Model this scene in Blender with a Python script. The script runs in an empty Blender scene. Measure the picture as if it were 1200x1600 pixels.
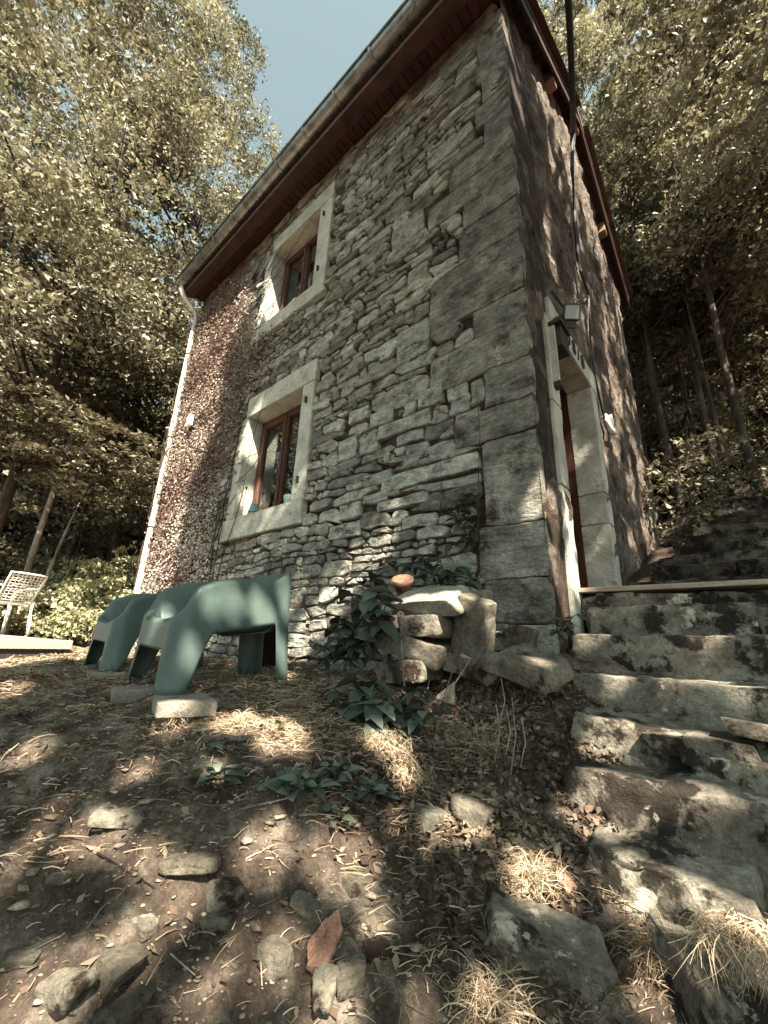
import bpy, bmesh, math, random
import numpy as np
from mathutils import Vector, Matrix
random.seed(11)
rng = np.random.default_rng(11)
sc = bpy.context.scene
C = sc.collection

# ------------------------------------------------------------------ camera
F_PX = 640.0
YAW, PITCH, ROLL = .7235, .3059, .0387
cy_, sy_, cp_, sp_ = math.cos(YAW), math.sin(YAW), math.cos(PITCH), math.sin(PITCH)
fwd = np.array([-sy_*cp_, cy_*cp_, sp_])
rgt = np.array([cy_, sy_, 0.])
upv = np.cross(rgt, fwd)
cr_, sr_ = math.cos(ROLL), math.sin(ROLL)
right2 = cr_*rgt + sr_*upv
up2 = -sr_*rgt + cr_*upv
cam_d = bpy.data.cameras.new('camera')
cam = bpy.data.objects.new('camera', cam_d)
C.objects.link(cam)
m = Matrix.Identity(4)
for i in range(3):
    m[i][0] = right2[i]; m[i][1] = up2[i]; m[i][2] = -fwd[i]
cam.matrix_world = m
cam_d.sensor_fit = 'VERTICAL'
cam_d.sensor_height = 32.0
cam_d.sensor_width = 24.0
cam_d.lens = 32.0*F_PX/1600.0
cam_d.clip_start = 0.02
cam_d.clip_end = 600
sc.camera = cam

# ------------------------------------------------------------------ light
SUN_EL = math.radians(50)
sun_xy = np.array([.84, -.54]); sun_xy /= np.linalg.norm(sun_xy)
SUN = np.array([sun_xy[0]*math.cos(SUN_EL), sun_xy[1]*math.cos(SUN_EL), math.sin(SUN_EL)])
sl = bpy.data.lights.new('sun', 'SUN')
sl.energy = 5.0
sl.angle = math.radians(0.53)
sl.color = (1.0, .89, .74)
so = bpy.data.objects.new('sun', sl)
C.objects.link(so)
so.rotation_euler = Vector(SUN).to_track_quat('Z', 'Y').to_euler()
w = bpy.data.worlds.new('World'); sc.world = w; w.use_nodes = True
nt = w.node_tree; nt.nodes.clear()
wo = nt.nodes.new('ShaderNodeOutputWorld'); bg = nt.nodes.new('ShaderNodeBackground')
sky = nt.nodes.new('ShaderNodeTexSky'); sky.sky_type = 'NISHITA'; sky.sun_disc = False
sky.sun_elevation = SUN_EL
sky.sun_rotation = math.atan2(SUN[0], SUN[1])
sky.dust_density = 2.2; sky.air_density = 1.0; sky.ozone_density = .6
hs = nt.nodes.new('ShaderNodeHueSaturation'); hs.inputs['Saturation'].default_value = .38
hs.inputs['Hue'].default_value = .47
mx = nt.nodes.new('ShaderNodeMixRGB'); mx.blend_type = 'MULTIPLY'; mx.inputs[0].default_value = 1
mx.inputs[2].default_value = (.84, .98, .92, 1)
nt.links.new(sky.outputs[0], hs.inputs['Color']); nt.links.new(hs.outputs[0], mx.inputs[1])
nt.links.new(mx.outputs[0], bg.inputs[0]); nt.links.new(bg.outputs[0], wo.inputs[0])
bg.inputs[1].default_value = .054
sc.view_settings.view_transform = 'Standard'
sc.view_settings.look = 'None'
sc.view_settings.gamma = 1.0
sc.view_settings.use_curve_mapping = False
sc.view_settings.exposure = 2.42
sc.cycles.max_bounces = 7
sc.cycles.diffuse_bounces = 4
sc.cycles.transparent_max_bounces = 8

# ------------------------------------------------------------------ pixel <-> place helpers (1200 x 1600 photo pixels)
RM = np.array([right2, -up2, fwd]).T
def ray(px, py): return RM @ np.array([px-600., py-800., F_PX])
def onY(px, py, Y0): r = ray(px, py); return r*(Y0/r[1])
def onX(px, py, X0): r = ray(px, py); return r*(X0/r[0])
def onZ(px, py, Z0): r = ray(px, py); return r*(Z0/r[2])
def proj(P):
    c = np.asarray(P, float) @ RM
    d = np.where(np.abs(c[..., 2]) < 1e-4, 1e-4, c[..., 2])
    return 600+F_PX*c[..., 0]/d, 800+F_PX*c[..., 1]/d, c[..., 2]

# ------------------------------------------------------------------ noise
def _hash(ix, iy, iz, seed):
    h = (ix*374761393 + iy*668265263 + iz*2147483647 + seed*1274126177) & 0xFFFFFFFF
    h = ((h ^ (h >> 13))*1274126177) & 0xFFFFFFFF
    h = h ^ (h >> 16)
    return (h & 0xFFFF)/65535.0
def vnoise(P, freq=1.0, seed=0):
    P = np.atleast_2d(np.asarray(P, float))*freq + 100.0
    i = np.floor(P).astype(np.int64); f = P - i; f = f*f*(3-2*f)
    r = 0
    for dx in (0, 1):
        for dy in (0, 1):
            for dz in (0, 1):
                wgt = (f[:, 0] if dx else 1-f[:, 0])*(f[:, 1] if dy else 1-f[:, 1])*(f[:, 2] if dz else 1-f[:, 2])
                r = r + wgt*_hash(i[:, 0]+dx, i[:, 1]+dy, i[:, 2]+dz, seed)
    return r*2-1
def fbm(P, freq=1.0, seed=0, octv=4, gain=.5):
    a, s, t = 1.0, 0, 0
    for o in range(octv):
        s = s + a*vnoise(P, freq*2**o, seed+o*17); t += a; a *= gain
    return s/t

# ------------------------------------------------------------------ mesh helpers
def link(o, parent=None):
    C.objects.link(o)
    if parent is not None: o.parent = parent
    return o
def mesh_np(name, V, Fc, mat=None, parent=None, smooth=False, tint=None, uvs=None):
    """V (n,3); Fc list of faces or (m,k) array"""
    me = bpy.data.meshes.new(name)
    V = np.asarray(V, np.float32)
    if isinstance(Fc, np.ndarray):
        k = Fc.shape[1]; nf = len(Fc)
        me.vertices.add(len(V)); me.vertices.foreach_set('co', V.ravel())
        me.loops.add(nf*k); me.loops.foreach_set('vertex_index', Fc.astype(np.int32).ravel())
        me.polygons.add(nf); me.polygons.foreach_set('loop_start', np.arange(0, nf*k, k, dtype=np.int32))
        me.polygons.foreach_set('loop_total', np.full(nf, k, np.int32))
        me.update(calc_edges=True)
    else:
        me.from_pydata(V.tolist(), [], [list(map(int, f)) for f in Fc]); me.update()
    if smooth: me.polygons.foreach_set('use_smooth', np.ones(len(me.polygons), bool))
    if tint is not None:
        a = me.attributes.new('tint', 'FLOAT', 'POINT'); a.data.foreach_set('value', np.asarray(tint, np.float32))
    if mat: me.materials.append(mat)
    me.validate()
    o = bpy.data.objects.new(name, me)
    return link(o, parent)
def tag(o, label=None, cat=None, group=None, kind=None):
    if label: o['label'] = label
    if cat: o['category'] = cat
    if group: o['group'] = group
    if kind: o['kind'] = kind
    return o
def empty(name, loc=(0, 0, 0), rz=0.0):
    o = bpy.data.objects.new(name, None); o.location = loc; o.rotation_euler = (0, 0, rz); o.empty_display_size = .1
    return link(o)
class MB:
    """collects shapes into one mesh"""
    def __init__(s): s.V = []; s.F = []; s.n = 0
    def add(s, V, Fc):
        s.V.append(np.asarray(V, float)); s.F += [tuple(int(i)+s.n for i in f) for f in Fc]; s.n += len(V)
    def box(s, x0, x1, y0, y1, z0, z1, M=None):
        V = np.array([(x, y, z) for x in (x0, x1) for y in (y0, y1) for z in (z0, z1)], float)
        if M is not None: V = V @ np.array(M)[:3, :3].T + np.array(M)[:3, 3]
        s.add(V, [(0, 1, 3, 2), (4, 6, 7, 5), (0, 4, 5, 1), (2, 3, 7, 6), (0, 2, 6, 4), (1, 5, 7, 3)])
    def tube(s, pts, rad, n=8, cap=True):
        pts = np.asarray(pts, float); rad = np.broadcast_to(rad, (len(pts),))
        V = []; ref = np.array([0, 0, 1.])
        for i, p in enumerate(pts):
            t = pts[min(i+1, len(pts)-1)]-pts[max(i-1, 0)]; t = t/(np.linalg.norm(t)+1e-9)
            a = np.cross(t, ref)
            if np.linalg.norm(a) < .1: a = np.cross(t, [1, 0, 0])
            a /= np.linalg.norm(a); b = np.cross(t, a)
            for k in range(n):
                an = 2*math.pi*k/n; V.append(p+rad[i]*(math.cos(an)*a+math.sin(an)*b))
        Fc = [(i*n+k, i*n+(k+1) % n, (i+1)*n+(k+1) % n, (i+1)*n+k) for i in range(len(pts)-1) for k in range(n)]
        if cap: Fc += [tuple(range(n))[::-1], tuple((len(pts)-1)*n+k for k in range(n))]
        s.add(V, Fc)
    def lathe(s, prof, c=(0, 0, 0), n=20):
        V = []; c = np.array(c, float)
        for r, z in prof:
            for k in range(n): V.append(c+np.array([r*math.cos(2*math.pi*k/n), r*math.sin(2*math.pi*k/n), z]))
        s.add(V, [(i*n+k, i*n+(k+1) % n, (i+1)*n+(k+1) % n, (i+1)*n+k) for i in range(len(prof)-1) for k in range(n)])
    def build(s, name, mat, parent=None, smooth=False, bevel=0, kind=None):
        o = mesh_np(name, np.concatenate(s.V), s.F, mat, parent, smooth)
        if bevel:
            b = o.modifiers.new('b', 'BEVEL'); b.width = bevel; b.segments = 2; b.limit_method = 'ANGLE'
        if kind: o['kind'] = kind
        return o
def grid_faces(nu, nv):
    i = np.arange((nu-1)*(nv-1)); a = i//(nv-1); b = i % (nv-1); q = a*nv+b
    return np.stack([q, q+nv, q+nv+1, q+1], 1)

# ------------------------------------------------------------------ materials
def new_mat(name):
    mt = bpy.data.materials.new(name); mt.use_nodes = True
    n = mt.node_tree; bs = n.nodes['Principled BSDF']
    return mt, n, bs
def N(n, t, **k):
    x = n.nodes.new(t)
    for a, b in k.items():
        if a.startswith('_'): setattr(x, a[1:], b)
        else: x.inputs[a.replace('__', ' ')].default_value = b
    return x
def ramp(n, stops, fac=None):
    r = n.nodes.new('ShaderNodeValToRGB'); e = r.color_ramp.elements
    while len(e) > 1: e.remove(e[-1])
    e[0].position = stops[0][0]; e[0].color = tuple(stops[0][1])+(1,)
    for p, c in stops[1:]:
        k = e.new(p); k.color = tuple(c)+(1,)
    if fac is not None: n.links.new(fac, r.inputs[0])
    return r
def mixc(n, fac, a, b, mode='MIX'):
    x = n.nodes.new('ShaderNodeMixRGB'); x.blend_type = mode
    for s, v in ((0, fac), (1, a), (2, b)):
        if hasattr(v, 'is_linked') or hasattr(v, 'links'): n.links.new(v, x.inputs[s])
        elif s == 0: x.inputs[0].default_value = v
        else: x.inputs[s].default_value = tuple(v)+(1,)
    return x.outputs[0]
def rough_mat(name, cols, scale=6, rough=.9, bump=.4, bscale=40, patches=None, tint=False, objrand=False, stretch=(1, 1, 1),
              speck=None, use_obj=False, bdist=.01, grain=.8, tool=0, tintcols=((.55, .55, .55), (1.35, 1.35, 1.35))):
    """generic mineral surface: three-colour mottling, optional lichen patches, optional per-piece tint, bump"""
    mt, n, bs = new_mat(name); L = n.links.new
    tc = n.nodes.new('ShaderNodeTexCoord'); mp = n.nodes.new('ShaderNodeMapping'); mp.inputs['Scale'].default_value = stretch
    if use_obj: L(tc.outputs['Object'], mp.inputs[0])
    else:
        g = n.nodes.new('ShaderNodeNewGeometry'); L(g.outputs['Position'], mp.inputs[0])
    v = mp.outputs[0]
    n1 = N(n, 'ShaderNodeTexNoise', Scale=scale, Detail=8, Roughness=.65); L(v, n1.inputs['Vector'])
    k = len(cols)
    r = ramp(n, [(.3+.4*i/(k-1), c) for i, c in enumerate(cols)], n1.outputs[0])
    col = r.outputs[0]
    if speck:
        n3 = N(n, 'ShaderNodeTexNoise', Scale=speck[1], Detail=4, Roughness=.7); L(v, n3.inputs['Vector'])
        rr = ramp(n, [(speck[2], (0, 0, 0)), (speck[2]+.06, (1, 1, 1))], n3.outputs[0])
        col = mixc(n, rr.outputs[0], col, speck[0])
    if patches:
        for (pc, ps, th, wd) in patches:
            n2 = N(n, 'ShaderNodeTexNoise', Scale=ps, Detail=6, Roughness=.7); L(v, n2.inputs['Vector'])
            rr = ramp(n, [(th, (0, 0, 0)), (th+wd, (1, 1, 1))], n2.outputs[0])
            col = mixc(n, rr.outputs[0], col, pc)
    if tint:
        at = n.nodes.new('ShaderNodeAttribute'); at.attribute_name = 'tint'
        rt = ramp(n, [(0, tintcols[0]), (1, tintcols[1])], at.outputs['Fac'])
        col = mixc(n, 1.0, col, rt.outputs[0], 'MULTIPLY')
    if objrand:
        oi = n.nodes.new('ShaderNodeObjectInfo')
        rt = ramp(n, [(0, tintcols[0]), (1, tintcols[1])], oi.outputs['Random'])
        col = mixc(n, 1.0, col, rt.outputs[0], 'MULTIPLY')
    ng = N(n, 'ShaderNodeTexNoise', Scale=bscale*2.2, Detail=6, Roughness=.75); L(v, ng.inputs['Vector'])
    rg_ = ramp(n, [(.34, (.52, .50, .48)), (.5, (1, 1, 1)), (.66, (1.4, 1.4, 1.38))], ng.outputs[0])
    col = mixc(n, grain, col, rg_.outputs[0], 'MULTIPLY')
    L(col, bs.inputs['Base Color'])
    bs.inputs['Roughness'].default_value = rough
    bs.inputs['Specular IOR Level'].default_value = .25
    b1 = N(n, 'ShaderNodeTexNoise', Scale=bscale, Detail=9, Roughness=.7); L(v, b1.inputs['Vector'])
    b2 = N(n, 'ShaderNodeTexVoronoi', Scale=bscale*.6); L(v, b2.inputs['Vector'])
    ad = n.nodes.new('ShaderNodeMath'); ad.operation = 'MULTIPLY_ADD'; L(b2.outputs[0], ad.inputs[0]); ad.inputs[1].default_value = .35; L(b1.outputs[0], ad.inputs[2])
    if tool:
        m2 = n.nodes.new('ShaderNodeMapping'); m2.inputs['Rotation'].default_value = (0, .95, 0); m2.inputs['Scale'].default_value = (.5, 1, 1.6)
        g2 = n.nodes.new('ShaderNodeNewGeometry'); L(g2.outputs['Position'], m2.inputs[0])
        b3 = N(n, 'ShaderNodeTexNoise', Scale=22, Detail=5, Roughness=.65, Distortion=.4); L(m2.outputs[0], b3.inputs['Vector'])
        a2 = n.nodes.new('ShaderNodeMath'); a2.operation = 'MULTIPLY_ADD'; L(b3.outputs[0], a2.inputs[0]); a2.inputs[1].default_value = 1.7; L(ad.outputs[0], a2.inputs[2]); ad = a2
        rt_ = ramp(n, [(.36, (.66, .63, .6)), (.62, (1.2, 1.2, 1.18))], b3.outputs[0]); cc_ = mixc(n, .8, col, rt_.outputs[0], 'MULTIPLY'); L(cc_, bs.inputs['Base Color'])
    bp = N(n, 'ShaderNodeBump', Strength=bump, Distance=bdist); L(ad.outputs[0], bp.inputs['Height']); L(bp.outputs[0], bs.inputs['Normal'])
    return mt
STONE = rough_mat('rubble_stone', [(.115, .108, .096), (.29, .288, .262), (.47, .465, .41)], scale=9, bump=.9, bscale=24, tint=True,
                  patches=[((.055, .04, .03), 7, .56, .1), ((.42, .40, .32), 11, .64, .05)], stretch=(1, 1, 1.7), bdist=.035, tintcols=((.45, .42, .40), (1.55, 1.6, 1.5)))
QUOIN = rough_mat('tooled_quoin_stone', [(.09, .084, .072), (.24, .236, .21), (.42, .415, .36)], scale=5, bump=1.0, bscale=30, tint=True,
                  patches=[((.06, .047, .036), 4, .52, .12), ((.50, .49, .40), 4.3, .66, .03)], stretch=(1, 1, 1.2), bdist=.022, tintcols=((.6, .58, .55), (1.3, 1.3, 1.25)), tool=1)
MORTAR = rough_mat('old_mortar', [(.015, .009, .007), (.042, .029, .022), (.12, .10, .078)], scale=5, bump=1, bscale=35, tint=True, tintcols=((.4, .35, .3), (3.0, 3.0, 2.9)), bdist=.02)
ROUGHCAST = rough_mat('brown_roughcast', [(.06, .042, .033), (.145, .113, .09), (.30, .26, .21)], scale=3.5, bump=1, bscale=14, bdist=.09, patches=[((.045, .03, .022), 2.2, .53, .1), ((.33, .31, .25), 3.1, .62, .05)], speck=((.35, .30, .23), 22, .66))
PLASTER = rough_mat('whitewashed_dressed_stone', [(.28, .27, .22), (.44, .435, .37), (.56, .55, .475)], scale=5, bump=.8, bscale=34, bdist=.014,
                    patches=[((.22, .20, .16), 9, .62, .05), ((.12, .10, .08), 24, .72, .03)], speck=((.22, .20, .165), 55, .64), grain=.45)
ROCK = rough_mat('lichened_rock', [(.05, .04, .03), (.14, .125, .10), (.26, .25, .205)], scale=5.5, bump=1, bscale=22, bdist=.03, objrand=True,
                 patches=[((.028, .018, .013), 5, .50, .06), ((.42, .40, .33), 8, .63, .04)], tintcols=((.75, .72, .68), (1.2, 1.2, 1.15)))
SHADEROCK = rough_mat('shade_toned_bank_stone', [(.02, .015, .01), (.06, .05, .038), (.15, .14, .11)], scale=6, bump=1, bscale=24, bdist=.03, patches=[((.012, .008, .006), 4, .48, .06)])  # darker version of the rock; the bank's shade is put into its colour
STEPST = rough_mat('step_stone', [(.075, .062, .052), (.23, .215, .18), (.42, .41, .35)], scale=6.5, bump=1, bscale=24, bdist=.03, objrand=True,
                   patches=[((.034, .029, .023), 4.6, .505, .06), ((.55, .53, .45), 6, .62, .03)], tintcols=((.7, .66, .62), (1.15, 1.12, 1.05)))
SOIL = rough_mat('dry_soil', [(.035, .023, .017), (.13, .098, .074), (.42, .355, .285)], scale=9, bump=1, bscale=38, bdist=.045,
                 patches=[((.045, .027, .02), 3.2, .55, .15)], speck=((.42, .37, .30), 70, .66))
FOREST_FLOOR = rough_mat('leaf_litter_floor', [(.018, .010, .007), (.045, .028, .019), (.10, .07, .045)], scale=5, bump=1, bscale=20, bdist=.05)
PEBBLE = rough_mat('grit', [(.07, .05, .038), (.2, .165, .125), (.36, .32, .26)], scale=30, bump=.5, bscale=90, tint=True, tintcols=((.35, .3, .27), (1.5, 1.5, 1.45)))
TERRA = rough_mat('terracotta', [(.22, .10, .065), (.36, .19, .13), (.46, .29, .215)], scale=8, bump=.3, bscale=60, patches=[((.32, .25, .19), 5, .56, .08)])
PAVER = rough_mat('concrete_paver', [(.12, .10, .08), (.24, .215, .175), (.36, .33, .275)], scale=8, bump=.6, bscale=60)
BARK = rough_mat('bark', [(.02, .012, .009), (.05, .034, .025), (.11, .085, .065)], scale=6, bump=1, bscale=14, bdist=.03, stretch=(1, 1, .25))
LIGHTBARK = rough_mat('pale_bark', [(.09, .065, .048), (.22, .185, .145), (.38, .34, .28)], scale=6, bump=.8, bscale=18, stretch=(1, 1, .3))
def wood_mat(name, cols, stretch=(1, 12, 12), rough=.6, scale=5, bump=.3):
    mt = rough_mat(name, cols, scale=scale, rough=rough, bump=bump, bscale=30, stretch=stretch, bdist=.004, objrand=True, tintcols=((.8, .8, .8), (1.15, 1.15, 1.15)))
    return mt
REDWOOD = wood_mat('red_brown_stained_wood', [(.026, .010, .008), (.042, .015, .011), (.06, .023, .017)], stretch=(12, 12, 1))
FRAMEW = wood_mat('window_frame_wood', [(.045, .018, .012), (.085, .034, .022), (.16, .08, .058)], stretch=(14, 14, 1))
DECKW = wood_mat('weathered_deck_wood', [(.20, .155, .115), (.29, .235, .18), (.37, .31, .25)], stretch=(1, 14, 14))
DOORW = wood_mat('dark_door_wood', [(.03, .008, .005), (.05, .014, .008), (.07, .02, .012)], stretch=(12, 12, 1))
def simple(name, col, rough=.5, metal=0, spec=.5, noise=.12, scale=8, bump=0):
    mt, n, bs = new_mat(name); L = n.links.new
    tc = n.nodes.new('ShaderNodeTexCoord'); n1 = N(n, 'ShaderNodeTexNoise', Scale=scale, Detail=6, Roughness=.6); L(tc.outputs['Object'], n1.inputs['Vector'])
    a = tuple(c*(1-noise*1.5) for c in col); b = tuple(min(1, c*(1+noise)) for c in col)
    r = ramp(n, [(.35, a), (.65, b)], n1.outputs[0]); L(r.outputs[0], bs.inputs['Base Color'])
    bs.inputs['Roughness'].default_value = rough; bs.inputs['Metallic'].default_value = metal; bs.inputs['Specular IOR Level'].default_value = spec
    rr = ramp(n, [(.3, (rough*.8,)*3), (.7, (min(1, rough*1.25),)*3)], n1.outputs[0]); L(rr.outputs[0], bs.inputs['Roughness'])
    if bump:
        bp = N(n, 'ShaderNodeBump', Strength=bump, Distance=.003); n2 = N(n, 'ShaderNodeTexNoise', Scale=scale*12, Detail=5); L(tc.outputs['Object'], n2.inputs['Vector'])
        L(n2.outputs[0], bp.inputs['Height']); L(bp.outputs[0], bs.inputs['Normal'])
    return mt
ZINC = simple('aged_zinc', (.27, .28, .265), rough=.30, metal=.75, noise=.3, scale=7, bump=.1)
PIPEM = simple('painted_downpipe', (.62, .58, .50), rough=.5, metal=.1, noise=.15)
GREENP = rough_mat('green_moulded_plastic', [(.058, .085, .076), (.08, .115, .102), (.105, .142, .126)], scale=3, rough=.4, bump=.05, bscale=60, use_obj=True, grain=.12, bdist=.002, patches=[((.14, .15, .125), 7, .64, .12)], speck=((.05, .06, .05), 34, .70))
WHITEP = simple('white_plastic', (.75, .71, .63), rough=.45, noise=.06)
DARKM = simple('dark_metal', (.025, .016, .013), rough=.5)
CABLEM = simple('black_cable', (.012, .008, .008), rough=.6)
TEALP = simple('teal_glaze', (.20, .33, .31), rough=.4, noise=.2)
CLOTH = simple('pale_curtain', (.46, .44, .40), rough=.9, noise=.12)
ROOFT = simple('roof_tile', (.09, .05, .038), rough=.8, noise=.3, scale=6, bump=.4)
FLOODG = simple('flood_lamp_glass', (.28, .32, .31), rough=.12)
def glass_mat():
    mt, n, bs = new_mat('window_glass'); L = n.links.new
    out = n.nodes['Material Output']; n.nodes.remove(bs)
    gl = N(n, 'ShaderNodeBsdfGlossy', Roughness=.02); gl.inputs[0].default_value = (.9, .95, .92, 1)
    tr = n.nodes.new('ShaderNodeBsdfTransparent'); tr.inputs[0].default_value = (.8, .83, .78, 1)
    fr = N(n, 'ShaderNodeFresnel', IOR=1.7)
    ad = n.nodes.new('ShaderNodeMath'); ad.operation = 'ADD'; ad.inputs[1].default_value = .10; L(fr.outputs[0], ad.inputs[0])
    mxs = n.nodes.new('ShaderNodeMixShader'); L(ad.outputs[0], mxs.inputs[0]); L(tr.outputs[0], mxs.inputs[1]); L(gl.outputs[0], mxs.inputs[2]); L(mxs.outputs[0], out.inputs[0])
    return mt
GLASS = glass_mat()
def leaf_mat(name, c0, c1, c2, trans=.2, rough=.55, spec=.3):
    mt, n, bs = new_mat(name); L = n.links.new
    at = n.nodes.new('ShaderNodeAttribute'); at.attribute_name = 'tint'
    r = ramp(n, [(0, c0), (.5, c1), (1, c2)], at.outputs['Fac'])
    L(r.outputs[0], bs.inputs['Base Color']); bs.inputs['Roughness'].default_value = rough; bs.inputs['Specular IOR Level'].default_value = spec
    tl = n.nodes.new('ShaderNodeBsdfTranslucent'); c = mixc(n, 1.0, r.outputs[0], (1.1, 1.05, .85), 'MULTIPLY'); L(c, tl.inputs[0])
    mxs = n.nodes.new('ShaderNodeMixShader'); mxs.inputs[0].default_value = trans
    L(bs.outputs[0], mxs.inputs[1]); L(tl.outputs[0], mxs.inputs[2]); L(mxs.outputs[0], n.nodes['Material Output'].inputs[0])
    return mt
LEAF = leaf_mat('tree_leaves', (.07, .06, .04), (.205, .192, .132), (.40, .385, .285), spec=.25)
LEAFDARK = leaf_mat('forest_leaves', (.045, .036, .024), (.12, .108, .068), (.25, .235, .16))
LEAFSHRUB = leaf_mat('sunlit_shrub_leaves', (.20, .20, .11), (.32, .31, .18), (.44, .42, .27))
LEAFIVY = leaf_mat('creeper_leaves', (.17, .11, .09), (.42, .34, .29), (.60, .54, .47), trans=.15)
LEAFBIG = leaf_mat('broad_leaves', (.035, .045, .034), (.065, .085, .062), (.14, .17, .13), trans=.12, rough=.6, spec=.25)
STRAW = leaf_mat('dry_straw', (.14, .095, .06), (.36, .28, .19), (.62, .52, .38), trans=.15, rough=.8, spec=.1)
DEADLEAF = leaf_mat('fallen_leaves', (.035, .023, .017), (.10, .07, .05), (.25, .20, .145), trans=.1, rough=.8, spec=.15)

# ------------------------------------------------------------------ terrain
XC, YF = -.78, 2.25          # house corner; front wall plane
ctrl = [
 (0, 0, -.92), (-.3, -1.5, -1.05), (2, -1, -1.0), (-2, -1.5, -.9), (-3.5, -1, -.6), (-.66, .45, -.82), (0, .8, -.85),
 (-1.0, .29, -.68), (-.62, 1.0, -.70), (-.1, 1.45, -.72), (.8, 1.3, -.72), (2.0, 1.4, -.6),
 (-1.1, .78, -.47), (-1.5, .45, -.44), (-2.6, .4, -.34), (-1.5, 1.05, -.33), (-1.0, 1.25, -.45),
 (-1.95, .84, -.255), (-2.26, 1.7, -.255), (-2.9, 1.0, -.255), (-3.3, 1.0, -.255), (-3.3, 2.0, -.25), (-1.6, 1.6, -.22), (-1.3, 2.2, -.12),
 (-1.2, 1.75, -.25), (-.95, 2.2, -.10), (-.8, 1.9, -.25), (-.75, 1.6, -.42),
 (-5, 1, -.25), (-5, 2.2, -.22), (-7, 2, -.22), (-7.5, 0, -.25), (-10, 4, -.1), (-5, -2, -.5), (-10, -3, -.4),
 (-.5, 2.2, -.2), (.6, 2.2, -.15), (-.4, 2.9, .2), (.8, 2.9, .25), (2.5, 2.5, .2), (-.3, 3.4, .3), (1, 3.6, .4),
 (-.2, 4.5, .75), (1.2, 4.6, .85), (-.3, 6, 1.3), (1, 6.2, 1.65), (3, 5, 1.5), (-.3, 8, 2.0), (1.5, 9, 2.8), (4, 8, 3.0),
 (-3, 9, 1.6), (-7, 8, .5), (-10, 9, .6), (0, 14, 4.2), (5, 14, 5.5), (-8, 16, 2), (-16, 6, .3), (-18, 16, 2.0), (8, 3, 1.6), (6, -4, -.8), (-16, -4, -.6),
]
cp = np.array(ctrl, float)
def _phi(r): return np.where(r > 1e-9, r*r*np.log(r+1e-12), 0)
A_ = np.hypot(cp[:, None, 0]-cp[None, :, 0], cp[:, None, 1]-cp[None, :, 1])
K_ = _phi(A_)+np.eye(len(cp))*.02
P_ = np.c_[np.ones(len(cp)), cp[:, :2]]
M_ = np.block([[K_, P_], [P_.T, np.zeros((3, 3))]])
W_ = np.linalg.solve(M_, np.r_[cp[:, 2], 0, 0, 0])
def hbase(x, y):
    x = np.asarray(x, float); y = np.asarray(y, float); sh = x.shape; x = x.ravel(); y = y.ravel()
    r = np.hypot(x, y); k = np.where(r > 17, 17/np.maximum(r, 1e-6), 1); xx, yy = x*k, y*k
    o = np.empty(len(x))
    for s in range(0, len(x), 20000):
        e = slice(s, s+20000)
        o[e] = _phi(np.hypot(xx[e, None]-cp[None, :, 0], yy[e, None]-cp[None, :, 1])) @ W_[:-3] + W_[-3]+W_[-2]*xx[e]+W_[-1]*yy[e]
    o = np.where(r > 17, o + (r-17)*.12*(y > 0), o)
    return o.reshape(sh)
def hfull(x, y):
    x = np.asarray(x, float); y = np.asarray(y, float)
    P = np.stack([x.ravel(), y.ravel(), np.zeros(x.size)], 1)
    far = np.clip(np.hypot(x, y)/4, 0, 1).ravel()
    d = fbm(P, 2.2, 3, 3)*.035*(1+2*far) + fbm(P, 11, 5, 4)*.026 + fbm(P, 34, 6, 2)*.007*(far < .7)
    return hbase(x, y)+d.reshape(x.shape)
def hgt(x, y): return float(hfull(np.array([x]), np.array([y]))[0])
def hit(px, py, tmax=60):
    r = ray(px, py); r = r/np.linalg.norm(r)
    ts = np.geomspace(.3, tmax, 900); P = ts[:, None]*r
    below = P[:, 2] < hfull(P[:, 0], P[:, 1])
    i = int(np.argmax(below)) if below.any() else len(ts)-1
    return P[i]
# one continuous sheet: spacing grows with distance
def axis(c0, c1, fine, lim):
    a = list(np.arange(c0, c1, fine)); s = fine; v = a[-1]
    while v < lim: s *= 1.09; v += s; a.append(v)
    s = fine; v = a[0]; b = []
    while v > -lim: s *= 1.09; v -= s; b.append(v)
    return np.array(b[::-1]+a)
gx = axis(-3.0, .6, .013, 90); gy = axis(.1, 2.0, .013, 90)
GX, GY = np.meshgrid(gx, gy, indexing='ij')
GZ = hfull(GX, GY)
gcol = MB()
ground = mesh_np('ground', np.stack([GX.ravel(), GY.ravel(), GZ.ravel()], 1), grid_faces(len(gx), len(gy)), SOIL, smooth=True)
tag(ground, kind='structure')
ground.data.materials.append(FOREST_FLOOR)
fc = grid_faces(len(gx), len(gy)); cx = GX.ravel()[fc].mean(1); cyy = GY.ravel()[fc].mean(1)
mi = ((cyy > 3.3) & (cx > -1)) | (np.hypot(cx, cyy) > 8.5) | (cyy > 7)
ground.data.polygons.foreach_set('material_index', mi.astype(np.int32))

# ------------------------------------------------------------------ the stone house
XL, YB, ZE, YR, ZR = -6.62, 6.75, 5.88, 4.75, 7.43     # left end, back, eave, ridge
WT = .5
house = tag(empty('stone_house', (XC, YF, 0)), 'two-storey rubble stone cottage with zinc gutter and whitewashed window surrounds', 'house')
def hp(o):      # keep world placement under the house empty
    o.parent = house; o.matrix_parent_inverse = Matrix.Translation((-XC, -YF, 0)); return o
# --- windows (opening X range, Z range) on the front wall
WIN = [dict(x0=-4.29, x1=-3.21, z0=1.27, z1=2.59, lx0=-4.33, lx1=-3.01, lz=2.86, sx0=-4.52, sz=1.02),
       dict(x0=-4.29, x1=-3.26, z0=3.98, z1=5.28, lx0=-4.33, lx1=-3.02, lz=5.53, sx0=-4.50, sz=3.76)]
DOOR = dict(y0=2.72, y1=3.72, z0=.36, z1=2.36)
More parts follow.
